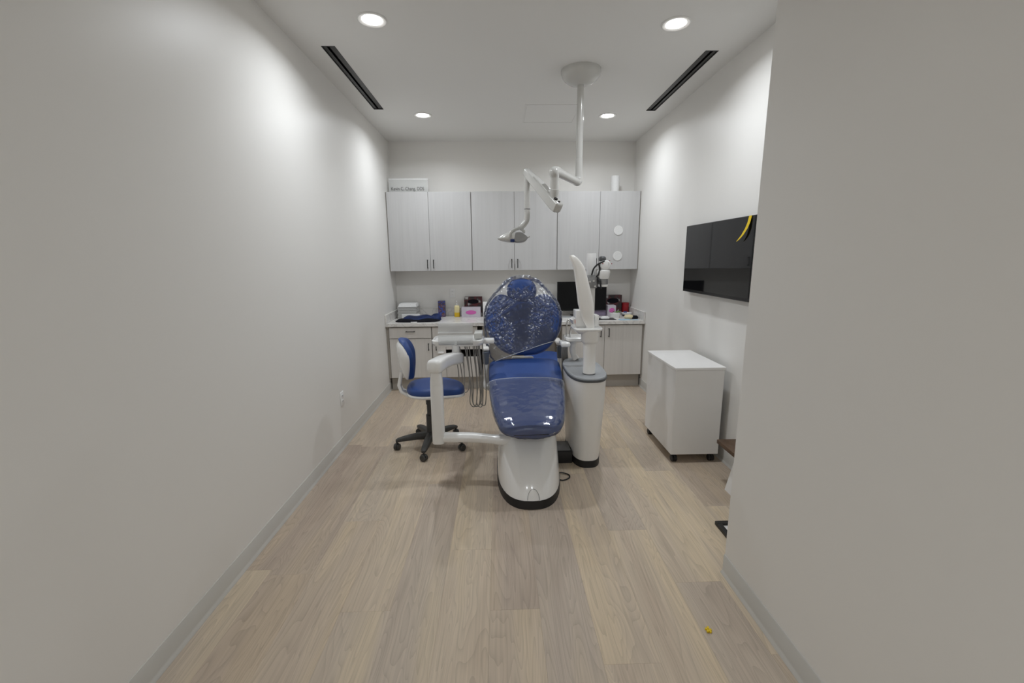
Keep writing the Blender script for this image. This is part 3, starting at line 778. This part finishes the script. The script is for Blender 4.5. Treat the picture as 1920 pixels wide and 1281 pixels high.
# ------------------------------------------------------------------ operator stool
def make_stool(label, group):
    t = thing('dental_stool', label, 'stool', (0, 0, 0), group)
    out = superloop(.235, .205, 2.5, 44)
    out = [(a, b * (1 - .10 * (a / .235))) for a, b in out]
    def SF(a, b, n_): return Vector((a + .055, b, .520 + n_ - .030 * max(0, a / .235) ** 2))
    MB().pillow(out, SF, [(.5, -.035), (.96, -.035), (1.0, -.012), (.99, .010), (.95, .024), (.85, .031), (.5, .034), (.05, .035)]).build('seat', 'blue', t, sharp=75)
    MB().pillow(out, SF, [(.25, -.085), (.55, -.075), (.85, -.058), (1.01, -.040), (1.015, -.028), (.98, -.020), (.4, -.020)]).build('seat_shell', 'white', t, sharp=60)
    # curved backrest: wraps around the sitter, facing +x
    ho = [(0, -.175), (.06, -.160), (.125, -.085), (.165, .02), (.160, .09), (.115, .145), (.05, .165), (0, .168)]
    bo = smooth_loop(ho + [(-a, b) for a, b in reversed(ho[1:-1])], 4)
    def KF(a, b, n_):
        th = a / .19
        x = -.205 + (.19 - n_) * (1 - math.cos(th)) + n_ - .16 * b
        return Vector((x, (.19 - n_) * math.sin(th), .770 + b))
    MB().pillow(bo, KF, [(.05, .010), (.6, .010), (.97, .004), (1.0, .018), (.985, .046), (.93, .060), (.6, .066), (.05, .066)], (0, 0)).build('backrest', 'blue', t, sharp=75)
    MB().pillow([(a * .97, b * .93 - .012) for a, b in bo], KF, [(.05, -.030), (.5, -.028), (.85, -.018), (1.0, -.002), (1.02, .008), (1.0, .014), (.3, .012)], (0, 0)).build('backrest_shell', 'white', t, sharp=75)
    rings = []
    for x, z, w, th in ((-.215, .66, .030, .014), (-.228, .60, .034, .015), (-.240, .55, .038, .016), (-.225, .50, .045, .016), (-.17, .465, .055, .015), (-.08, .448, .06, .014), (.02, .445, .06, .013)):
        rings.append((Vector((x, 0, z)), w, th))
    R2 = []
    for i, (c, w, th) in enumerate(rings):
        d2 = (rings[min(i + 1, len(rings) - 1)][0] - rings[max(i - 1, 0)][0]).normalized(); nn = d2.cross(Vector((0, 1, 0)))
        R2.append([c + Vector((0, 1, 0)) * a + nn * b for a, b in superloop(w, th, 4, 24)])
    MB().loft(R2).build('back_support', 'white', t, sharp=60)
    MB().lathe(0, 0, [(.038, .085), (.037, .28), (.028, .282), (.028, .37), (.034, .372), (.034, .445)], 24).build('gas_column', 'dgrey', t)
    MB().lathe(0, 0, [(.025, .055), (.045, .07), (.048, .11), (.036, .135), (.03, .14)], 24).build('base_hub', 'dgrey', t)
    for k_ in range(5):
        a = math.radians(194 - 6 + 72 * k_)
        c, s2 = math.cos(a), math.sin(a)
        rr = []
        for r, z, w, hgt in ((.03, .100, .034, .032), (.12, .100, .030, .026), (.22, .092, .025, .020), (.275, .084, .022, .015), (.295, .078, .015, .010)):
            rr.append([(r * c - p * s2, r * s2 + p * c, z + q) for p, q in superloop(w, hgt, 4, 16)])
        leg = MB().loft(rr).build('base_leg', 'dgrey', t, sharp=50)
        cx, cy = .285 * c, .285 * s2
        sw = a + 1.1
        cs = MB()
        for o2 in (-.014, .014):
            q0 = Vector((cx - math.sin(sw) * (o2 - .009), cy + math.cos(sw) * (o2 - .009), .027)); q1 = Vector((cx - math.sin(sw) * (o2 + .009), cy + math.cos(sw) * (o2 + .009), .027))
            cs.cyl(q0, q1, .027, n=18, bev=.004)
        cs.cyl((cx, cy, .027), (cx, cy, .075), .008, n=10)
        hood = Vector((cx - math.sin(sw) * .006, cy + math.cos(sw) * .006, .030)), Vector((cx + math.sin(sw) * .006, cy - math.cos(sw) * .006, .030))
        cs.cyl(hood[0], hood[1], .030, n=16)
        cs.build('caster', 'dgrey', leg)
    return t
stool = make_stool('blue padded stool with white shell on black wheels left of the chair', 'dental stools')
stool.location = (-.590, 3.475, 0); stool.rotation_euler = (0, 0, math.radians(6))
s2_ = copy_tree(stool)
s2_['label'] = 'blue stool mostly hidden behind the dental chair backrest'
s2_.location = (.46, 4.52, 0); s2_.rotation_euler = (0, 0, math.radians(-80))

# ------------------------------------------------------------------ ceiling-hung dental lamp
lamp = thing('dental_lamp', 'pale jointed dental lamp hanging from a ceiling pole above the chair', 'dental lamp', (.648, 3.631, H))
MB().lathe(.648, 3.631, [(.152, H), (.152, H - .018), (.146, H - .040), (.128, H - .066), (.098, H - .088), (.060, H - .102), (.032, H - .106)], 48).build('ceiling_canopy', 'lampw', lamp, sharp=50)
MB().lathe(.648, 3.631, [(.026, H - .10), (.026, 2.335), (.0252, 2.334), (.0252, 2.330), (.027, 2.329), (.027, 2.20)], 28).build('drop_pole', 'lampw', lamp)
A, B = Vector((.648, 3.631, 2.150)), Vector((.392, 3.140, 2.150))
MB().tube([(.648, 3.631, 2.26), (.648, 3.631, 2.20), (.645, 3.625, 2.168), A.lerp(B, .08) + Vector((0, 0, .0)), A.lerp(B, .20), A.lerp(B, .9)], [.027, .028, .032, .033, .030, .030], 24, 6).build('swing_arm', 'lampw', lamp, sharp=60)
MB().tube([A.lerp(B, .80), A.lerp(B, .92), B + Vector((-.004, -.006, -.012)), B + Vector((0, 0, -.05)), B + Vector((0, 0, -.13))], [.032, .034, .034, .030, .029], 24, 8).build('elbow', 'lampw', lamp, sharp=60)
MB().lathe(B.x, B.y, [(.030, 2.022), (.0335, 2.020), (.033, 2.010), (.029, 1.985), (.024, 1.965), (.022, 1.93)], 24).build('elbow_collar', 'lampw', lamp)
# spring arm (box section) going up, left and back
S0, S1 = Vector((.396, 3.135, 1.925)), Vector((.222, 3.440, 2.190))
dv = (S1 - S0); ln_ = dv.length; dv.normalize(); sv = dv.cross(Vector((0, 0, 1))).normalized(); uv = sv.cross(dv)
rr = []
for u, w, hgt in ((-.055, .020, .026), (-.045, .032, .036), (.0, .036, .040), (.12, .034, .036), (ln_ * .7, .030, .031), (ln_ + .01, .026, .028), (ln_ + .025, .018, .020)):
    rr.append([S0 + dv * u + sv * a + uv * b for a, b in superloop(w, hgt, 5, 28)])
sa = MB().loft(rr).build('spring_arm', 'lampw', lamp, sharp=45)
rr = [[S0 + dv * u + sv * a + uv * (.034 + b) for a, b in superloop(w, hgt, 5, 20)] for u, w, hgt in ((.10, .024, .004), (.11, .026, .008), (ln_ * .72, .021, .008), (ln_ * .74, .018, .004))]
MB().loft(rr).build('arm_cover', 'lampw', sa, sharp=45)
mb = MB().cyl(S0 + dv * .0 + uv * .038 + sv * -.012, S0 + dv * .0 + uv * .047 + sv * -.012, .014, n=14); mb.cyl(S0 - dv * .03 + uv * .034, S0 - dv * .03 + uv * .043, .008, n=10)
mb.build('spring_opening', 'gap', sa)
MB().tube([(S1.x, S1.y, 2.185), (S1.x, S1.y, 2.10), (S1.x, S1.y, 1.930)], .0225, 22, 3, smooth=False).build('down_tube', 'lampw', lamp)
MB().lathe(S1.x, S1.y, [(.0235, 1.930), (.0235, 1.924), (.021, 1.923)], 20).build('tube_ring', 'steel', lamp)
MB().tube([(S1.x, S1.y, 1.925), (S1.x, S1.y, 1.880), (S1.x - .008, S1.y - .005, 1.840), (S1.x - .035, S1.y - .012, 1.803), (S1.x - .062, S1.y - .018, 1.785)], [.0225, .0225, .022, .021, .019], 20, 6).build('goose_neck', 'lampw', lamp, sharp=60)
# head: flat shell tilted down, with yoke, dark rear cover, blue switch
HC = Vector((.110, 3.40, 1.710))
hd = [(-.118, -.004), (-.100, -.020), (-.04, -.032), (.03, -.036), (.085, -.030), (.112, .004), (.088, .030), (.03, .046), (-.02, .046), (-.07, .028), (-.105, .006)]
prof_h = smooth_loop(hd, 3)
def LF(a, b, n_): return HC + Vector((a, n_, b - .02 * a))
MB().pillow(prof_h, LF, [(.55, -.085), (.86, -.070), (.97, -.045), (1.0, -.012), (1.0, .012), (.97, .045), (.86, .070), (.55, .085)]).build('lamp_head', 'lampw', lamp, sharp=70)
MB().pillow(smooth_loop([(.012, -.030), (.07, -.028), (.108, .0), (.085, .030), (.045, .042), (.012, .028)], 4), LF, [(.9, -.088), (1.0, -.080), (1.0, -.04)], (.055, .0)).build('rear_cover', 'steel', lamp)
MB().box(.088, .118, 3.306, 3.330, 1.677, 1.699, .003).build('blue_switch', 'bluedark', lamp)
for s_, pts in ((-1, [(.165, 3.42, 1.787), (.110, 3.345, 1.765), (.085, 3.318, 1.740), (.080, 3.315, 1.713)]), (1, [(.165, 3.425, 1.787), (.195, 3.455, 1.765), (.190, 3.475, 1.740), (.165, 3.480, 1.717)])):
    MB().tube(pts, [.014, .011, .010, .011], 12, 6).build('yoke', 'lampw', lamp)
MB().tube([(.20, 3.40, 1.713), (.225, 3.40, 1.717), (.238, 3.395, 1.725)], [.010, .007, .006], 10).build('grip', 'lampw', lamp)

# ------------------------------------------------------------------ rolling cabinet
rc = thing('rolling_cabinet', 'white boxy cabinet on black casters against the right wall', 'cabinet', (1.475, 3.37, 0))
MB().box(1.296, 1.662, 3.062, 3.668, .070, .735, .002, 1).build('body', 'cabw', rc)
MB().box(1.288, 1.668, 3.055, 3.675, .736, .756, .002, 1).build('top_panel', 'cabw', rc)
for cx, cy in ((1.335, 3.10), (1.625, 3.10), (1.335, 3.63), (1.625, 3.63)):
    cs = MB()
    for o2 in (-.013, .013): cs.cyl((cx + o2 - .008, cy, .026), (cx + o2 + .008, cy, .026), .026, n=18, bev=.004)
    cs.cyl((cx, cy, .026), (cx, cy, .070), .010, n=10); cs.cyl((cx - .005, cy, .030), (cx + .005, cy, .030), .029, n=16)
    cs.build('caster', 'rubber', rc)

# ------------------------------------------------------------------ television
tv = thing('wall_television', 'large black flat television mounted on the right wall', 'television', (1.70, 3.37, 1.54))
MB().box(1.662, 1.690, 2.842, 3.900, 1.256, 1.824, .003, 1).build('casing', 'bezel', tv)
MB().box(1.6605, 1.663, 2.852, 3.890, 1.280, 1.816).build('screen', 'screen', tv, smooth=False)
MB().box(1.690, XR, 3.15, 3.60, 1.38, 1.72).build('wall_mount', 'bezel', tv, smooth=False)
rb_ = []
for z, y, x, w in ((1.822, 2.905, 1.657, .016), (1.78, 2.91, 1.652, .016), (1.74, 2.925, 1.646, .015), (1.70, 2.955, 1.640, .013), (1.672, 2.990, 1.636, .009), (1.660, 3.010, 1.634, .003)):
    rb_.append([(x, y - w, z), (x, y + w, z), (x + .0015, y + w, z), (x + .0015, y - w, z)])
MB().loft(rb_).build('yellow_tag', 'yellow', tv)

# ------------------------------------------------------------------ low stool, frame, crumb at the right
t = thing('low_step_stool', 'low stool with dark brown wood top and white splayed side by the wall', 'stool', (1.61, 2.6, 0))
MB().box(1.512, 1.712, 2.40, 2.815, .272, .300, .003).build('seat', 'brown', t)
for y0_, y1_ in ((2.42, 2.668),):
    MB().loft([[(1.516, y0_, 0), (1.532, y0_, 0), (1.532, y1_, 0), (1.516, y1_, 0)], [(1.580, y0_, .272), (1.596, y0_, .272), (1.596, y1_, .272), (1.580, y1_, .272)]]).build('side_panel', 'cabw', t, smooth=False)
MB().loft([[(1.690, 2.42, 0), (1.706, 2.42, 0), (1.706, 2.78, 0), (1.690, 2.78, 0)], [(1.690, 2.42, .272), (1.706, 2.42, .272), (1.706, 2.78, .272), (1.690, 2.78, .272)]]).build('side_panel', 'cabw', t, smooth=False)
t = thing('floor_stand', 'black square metal frame lying on the floor past the wall corner', 'metal frame', (1.36, 2.18, 0))
mb = MB()
mb.box(1.258, 1.50, 2.258, 2.286, 0, .022, .002); mb.box(1.258, 1.286, 2.02, 2.258, 0, .022, .002); mb.box(1.286, 1.50, 2.02, 2.048, 0, .022, .002); mb.box(1.472, 1.50, 2.048, 2.258, 0, .022, .002)
mb.build('frame', 'blackmetal', t, smooth=False)
MB().box(1.286, 1.472, 2.048, 2.258, .001, .008).build('insert', 'cabw', t, smooth=False)
mb = MB()
for i in range(5):
    a = i * 1.3; mb.obox((.867 + .007 * math.cos(a), 1.55 + .009 * math.sin(a), .004 + .001 * (i % 2)), (.006, .004, .004), Matrix.Rotation(a, 3, 'Z'), .001)
solo(mb, 'yellow_crumb', 'yellow', 'tiny yellow crumb on the floorboards near the right partition', 'debris', (.867, 1.55, 0))

# ------------------------------------------------------------------ outlets
def outlet(c, nrm, label):
    t = thing('wall_outlet', label, 'outlet', c)
    c = Vector(c); n = Vector(nrm); s_ = Vector((0, 0, 1)).cross(n)
    rot = Matrix((s_, n, Vector((0, 0, 1)))).transposed()
    MB().obox(c + n * .003, (.036, .003, .058), rot, .002).build('cover_plate', 'whitep', t)
    for dz in (-.022, .022):
        r_ = MB().obox(c + n * .0065 + Vector((0, 0, dz)), (.017, .0015, .014), rot, .001).build('receptacle', 'whitep', t)
        m_ = MB()
        for dx in (-.006, .006): m_.obox(c + n * .0082 + s_ * dx + Vector((0, 0, dz + .002)), (.0012, .0006, .0045), rot)
        m_.build('slots', 'gap', r_, smooth=False)
outlet((XL, 3.515, .418), (1, 0, 0), 'small white wall outlet low on the left wall')
outlet((-.607, YB, 1.120), (0, -1, 0), 'white wall outlet above the worktop behind the soap bottle')

# ------------------------------------------------------------------ things on top of the wall cabinets
t = thing('name_plate', 'clear name plate with grey lettering on top of the left cabinet', 'sign', (-1.07, 5.49, ZCT))
MB().box(-1.308, -.838, 5.500, 5.504, ZCT, 2.507).build('plate', 'clear', t, smooth=False)
MB().box(-1.308, -.838, 5.4995, 5.5045, 2.492, 2.509).build('plate_top_edge', 'paper', t, smooth=False)
fc = bpy.data.curves.new('lettering', 'FONT'); fc.body = 'Kevin C. Chang, DDS'; fc.size = .055; fc.extrude = .0008; fc.align_x = 'LEFT'
fo = bpy.data.objects.new('lettering_curve', fc); COL.objects.link(fo)
dg = bpy.context.evaluated_depsgraph_get(); dg.update()
fm = bpy.data.meshes.new_from_object(fo.evaluated_get(dg)); bpy.data.objects.remove(fo)
fm.name = 'lettering'; fm.materials.clear(); fm.materials.append(MT['ink'])
wx = max(v.co.x for v in fm.vertices)
for v in fm.vertices:
    x, y, z = v.co
    v.co = (-1.282 + x / wx * .395 + 1.07, 5.4985 - z - 5.49, 2.372 + y - ZCT)
lo = bpy.data.objects.new('lettering', fm); COL.objects.link(lo); lo.parent = t
solo(MB().lathe(1.426, 5.50, [(.015, ZCT), (.049, ZCT), (.051, ZCT + .004), (.051, 2.522), (.049, 2.527), (.020, 2.527), (.018, 2.51)], 32), 'paper_roll', 'paper', 'white paper roll standing on top of the right wall cabinet', 'paper roll', (1.426, 5.50, ZCT))
for z, l in ((1.881, 'upper white round disc stuck on the right wall cabinet door'), (1.577, 'lower white round disc stuck on the right wall cabinet door')):
    t = thing('round_door_disc', l, 'disc', (1.455, YC, z), 'white discs on the cabinet door')
    MB().cyl((1.455, YC, z), (1.455, YC - .006, z), .056, n=36).build('disc', 'paper', t)
    rg = []
    MB().tube([(1.455 + .048 * math.cos(2 * math.pi * k_ / 30), YC - .0062, z + .048 * math.sin(2 * math.pi * k_ / 30)) for k_ in range(31)], .0016, 6, 1, smooth=False).build('disc_ring', 'cabw', t)

# ------------------------------------------------------------------ things on the worktop, left
t = thing('paper_tray_stack', 'stack of grey paper trays in the left corner of the worktop', 'paper stack', (-1.15, 5.53, CT))
for i in range(7):
    j = rnd.uniform(-.006, .006)
    MB().box(-1.268 + j, -1.035 + j, 5.42, 5.64, CT + .021 * i, CT + .021 * i + .019, .002, 1).build('sheet_block', 'greypaper', t)
MB().loft([[(-1.262, 5.415, CT + .148), (-1.035, 5.415, CT + .148), (-1.035, 5.645, CT + .148), (-1.262, 5.645, CT + .148)], [(-1.250, 5.43, CT + .185), (-1.045, 5.43, CT + .185), (-1.045, 5.64, CT + .190), (-1.250, 5.64, CT + .190)]]).build('lid', 'paper', t, smooth=False)
solo(MB().box(-1.215, -.99, 5.385, 5.414, CT, CT + .062, .004), 'white_pad', 'paper', 'white folded pad in front of the grey paper stack', 'paper pad', (-1.1, 5.386, CT))

t = thing('folded_apron', 'crumpled navy blue apron lying on the worktop at the left', 'apron', (-.98, 5.23, CT))
ro = random.Random(5)
def heap(cx, cy, a, b, h, seed, nx=26, ny=16):
    q = random.Random(seed); w = [(q.uniform(6, 26), q.uniform(6, 30), q.uniform(0, 6.28)) for _ in range(5)]
    top = []
    for j in range(ny + 1):
        for i in range(nx + 1):
            u, v = 2 * i / nx - 1, 2 * j / ny - 1
            x, y = cx + a * u * math.sqrt(1 - .35 * v * v), cy + b * v * math.sqrt(1 - .35 * u * u)
            e = max(0, (1 - abs(u) ** 4) * (1 - abs(v) ** 4))
            wr = sum(math.sin(k1 * x + k2 * y + p) for k1, k2, p in w) / 5
            top.append((x, y, CT + .002 + h * e ** .5 * (.55 + .45 * wr)))
    bot = [(x, y, CT) for x, y, z in top]
    n = len(top); F = []
    for j in range(ny):
        for i in range(nx):
            k0 = j * (nx + 1) + i
            F.append((k0, k0 + 1, k0 + nx + 2, k0 + nx + 1)); F.append((n + k0, n + k0 + nx + 1, n + k0 + nx + 2, n + k0 + 1))
    edge = [i for i in range(nx)] , [ny * (nx + 1) + i for i in range(nx)]
    for i in range(nx): F.append((i, n + i, n + i + 1, i + 1)); s0 = ny * (nx + 1) + i; F.append((s0, s0 + 1, n + s0 + 1, n + s0))
    for j in range(ny): k0 = j * (nx + 1); F.append((k0, k0 + nx + 1, n + k0 + nx + 1, n + k0)); k1 = k0 + nx; F.append((k1, n + k1, n + k1 + nx + 1, k1 + nx + 1))
    return MB().add(top + bot, F)
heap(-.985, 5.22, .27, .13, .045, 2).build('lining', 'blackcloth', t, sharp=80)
heap(-.975, 5.27, .215, .105, .092, 8, 30, 18).build('shell', 'navy', t, sharp=80)
heap(-.79, 5.30, .075, .075, .105, 4, 16, 12).build('fold', 'navy', t, sharp=80)
solo(MB().box(-1.034, -.964, YK + .002, YK + .03, CT - .0005, CT + .014, .002), 'white_tag', 'paper', 'small white tag at the worktop edge under the apron', 'tag', (-1.0, 5.03, CT))

t = thing('blue_carton', 'tall narrow blue printed carton standing on the worktop', 'carton', (-.742, 5.60, CT))
MB().box(-.786, -.698, 5.56, 5.625, CT, CT + .205, .001, 1).build('box', 'story', t)
t = thing('soap_bottle', 'clear pump bottle half full of yellow liquid on the worktop', 'bottle', (-.546, 5.57, CT))
def brect(z, g=0): return [(-.546 + a, 5.57 + b, z) for a, b in superloop(.034 + g, .022 + g, 5, 28)]
MB().loft([brect(CT, -.003), brect(CT + .003), brect(CT + .055)]).build('liquid', 'gelt', t)
MB().loft([brect(CT + .055), brect(CT + .125), brect(CT + .140, -.006), brect(CT + .148, -.014)]).build('bottle', 'amber', t)
MB().lathe(-.546, 5.57, [(.012, CT + .148), (.012, CT + .165), (.006, CT + .167), (.006, CT + .195)], 14).build('pump', 'paper', t)
MB().box(-.553, -.539, 5.53, 5.575, CT + .195, CT + .205, .003).build('nozzle', 'paper', t)

def carton(name, label, x0, x1, y0, y1, z0, z1, mat, ov, om, grp=None, trim=None):
    t = thing(name, label, 'box', ((x0 + x1) / 2, (y0 + y1) / 2, z0), grp)
    MB().box(x0, x1, y0, y1, z0, z1, .0015, 1).build('carton', mat, t)
    cx, cz = (x0 + x1) / 2, z0 + (z1 - z0) * ov[2]
    MB().prism([(cx + a, cz + b) for a, b in superloop(ov[0], ov[1], 2.2, 32)], lambda a, b, n_: Vector((a, n_, b)), y0 - .002, y0 + .001).build('opening', om, t, smooth=False)
    return t
carton('tissue_box', 'pale lavender tissue box with a pink oval near the left outlet', -.482, -.242, 5.49, 5.585, CT, CT + .125, 'lav', (.066, .026, .5), 'pink')
carton('glove_box', 'dark glove box on its edge behind the lavender tissue box', -.452, -.222, 5.588, 5.660, CT, CT + .252, 'glove', (.070, .028, .76), 'blackcloth')
solo(MB().box(-.212, -.13, 5.53, 5.62, CT, CT + .19, .006), 'white_dispenser', 'whitep', 'white dispenser on the worktop half hidden by the chair', 'dispenser', (-.17, 5.58, CT))

# ------------------------------------------------------------------ things on the worktop, right
t = thing('computer_monitor', 'black computer monitor on the worktop behind the side unit', 'monitor', (1.04, 5.47, CT))
MB().box(.728, 1.352, 5.448, 5.478, .898, 1.264, .003, 1).build('screen_case', 'bezel', t)
MB().box(.736, 1.344, 5.4465, 5.449, .912, 1.257).build('screen', 'matscreen', t, smooth=False)
MB().box(1.00, 1.08, 5.478, 5.51, CT + .01, 1.08, .004).build('stand_neck', 'bezel', t)
MB().box(.92, 1.16, 5.42, 5.60, CT, CT + .012, .004).build('stand_foot', 'bezel', t)
t = thing('keyboard', 'pale keyboard on the worktop below the monitor', 'keyboard', (.88, 5.30, CT))
MB().box(.70, 1.06, 5.22, 5.36, CT, CT + .014, .003).build('case', 'paper', t)
for r_ in range(4): MB().box(.715, 1.045, 5.232 + .031 * r_, 5.257 + .031 * r_, CT + .014, CT + .019, .002).build('key_row', 'greytop', t)
solo(MB().box(1.10, 1.395, 5.10, 5.27, CT, CT + .003), 'mouse_mat', 'rubber', 'black mouse mat on the worktop right of the side unit', 'mouse mat', (1.25, 5.18, CT))
solo(MB().loft([[(1.275 + a, 5.175 + b, CT + .003 + z) for a, b in superloop(.055 * k_, .036 * k_, 2.3, 28)] for k_, z in ((.92, 0), (1, .008), (.92, .02), (.6, .03), (.1, .033))]), 'computer_mouse', 'paper', 'white mouse on the black mouse mat', 'mouse', (1.275, 5.175, CT + .003))
solo(MB().box(1.168, 1.362, 5.49, 5.60, CT, CT + .075, .002), 'violet_carton', 'violet', 'flat violet box under the monitor beside the flower pot', 'box', (1.25, 5.55, CT))
carton('tissue_box', 'lavender tissue box at the right end below the dark glove box', 1.372, 1.475, 5.43, 5.55, CT, CT + .135, 'lav', (.034, .03, .55), 'pink')
carton('glove_box', 'dark patterned glove box at the right end of the worktop', 1.355, 1.585, 5.57, 5.66, CT, CT + .255, 'glove', (.075, .032, .72), 'blackcloth')
t = thing('flower_pot', 'small white pot with green leaves and a magenta flower', 'plant', (1.435, 5.33, CT))
MB().loft([[(1.435 + a, 5.33 + b, CT + z) for a, b in superloop(w, w * .7, 4, 28)] for w, z in ((.052, 0), (.056, .01), (.060, .052), (.057, .055), (.05, .046))]).build('pot', 'paper', t)
for i in range(9):
    a = i * 2.4; r = .018 + .012 * (i % 3)
    c = Vector((1.435 + r * math.cos(a) + .01, 5.33 + .6 * r * math.sin(a), CT + .062 + .006 * (i % 3)))
    MB().pillow(superloop(.017, .010, 2, 12), (lambda C_, A_: (lambda p, q, n_: C_ + Matrix.Rotation(A_, 3, 'Z') @ Vector((p, q * .9, q * .5 + n_))))(c, a), [(.4, -.002), (1, 0), (.4, .003)]).build('leaf', 'green', t)
MB().tube([(1.40, 5.33, CT + .05), (1.392, 5.325, CT + .075)], .003, 6).build('stem', 'green', t)
for i in range(6):
    a = i * 1.047; c = Vector((1.390 + .016 * math.cos(a), 5.318, CT + .085 + .014 * math.sin(a)))
    MB().pillow(superloop(.012, .012, 2, 12), (lambda C_: (lambda p, q, n_: C_ + Vector((p, n_, q))))(c), [(.4, -.004), (1, 0), (.4, .004)]).build('petal', 'pink', t)
t = thing('red_container', 'dark red plastic container in the right corner of the worktop', 'container', (1.62, 5.60, CT))
MB().lathe(1.643, 5.61, [(.040, CT), (.043, CT + .004), (.048, CT + .135), (.046, CT + .140)], 28).build('tub', 'red', t)
MB().lathe(1.643, 5.61, [(.050, CT + .138), (.050, CT + .150), (.045, CT + .154), (.001, CT + .155)], 28).build('lid', 'red', t)
t = thing('white_dish', 'white oval dish with blue caps on a black base', 'dish', (1.615, 5.44, CT))
MB().loft([[(1.615 + a, 5.44 + b, CT + z) for a, b in superloop(w, w * .7, 2.2, 28)] for w, z in ((.050, 0), (.058, .018))]).build('black_base', 'rubber', t)
MB().loft([[(1.615 + a, 5.44 + b, CT + z) for a, b in superloop(w, w * .7, 2.2, 28)] for w, z in ((.050, .018), (.066, .040), (.064, .043), (.05, .032))]).build('dish', 'paper', t)
for i in range(2): MB().cyl((1.585 + .022 * i, 5.44, CT + .032), (1.585 + .022 * i, 5.44, CT + .062), .008, n=12).build('blue_cap', 'blue', t)
t = thing('sponge_brush', 'beige and black sponge at the right end of the worktop', 'sponge', (1.605, 5.19, CT))
MB().loft([[(1.57 + a, 5.19 + b, CT + z) for a, b in superloop(w, w * .8, 2.2, 28)] for w, z in ((.05, .006), (.06, .025), (.045, .045), (.01, .052))]).build('sponge', 'beige', t)
MB().loft([[(1.63 + a, 5.19 + b, CT + z) for a, b in superloop(w, w * .8, 2.4, 28)] for w, z in ((.05, 0), (.055, .02), (.04, .036), (.01, .040))]).build('backing', 'blackcloth', t)
for (x0, x1, y0, y1, l, m_) in ((1.43, 1.56, 5.06, 5.16, 'pale blue paper sheet on the worktop near the sponge', 'lblue'), (1.575, 1.65, 5.06, 5.105, 'small blue slip of paper at the right front worktop edge', 'lblue')):
    solo(MB().box(x0, x1, y0, y1, CT, CT + .002), 'paper_sheet', m_, l, 'paper', ((x0 + x1) / 2, (y0 + y1) / 2, CT), smooth=False)
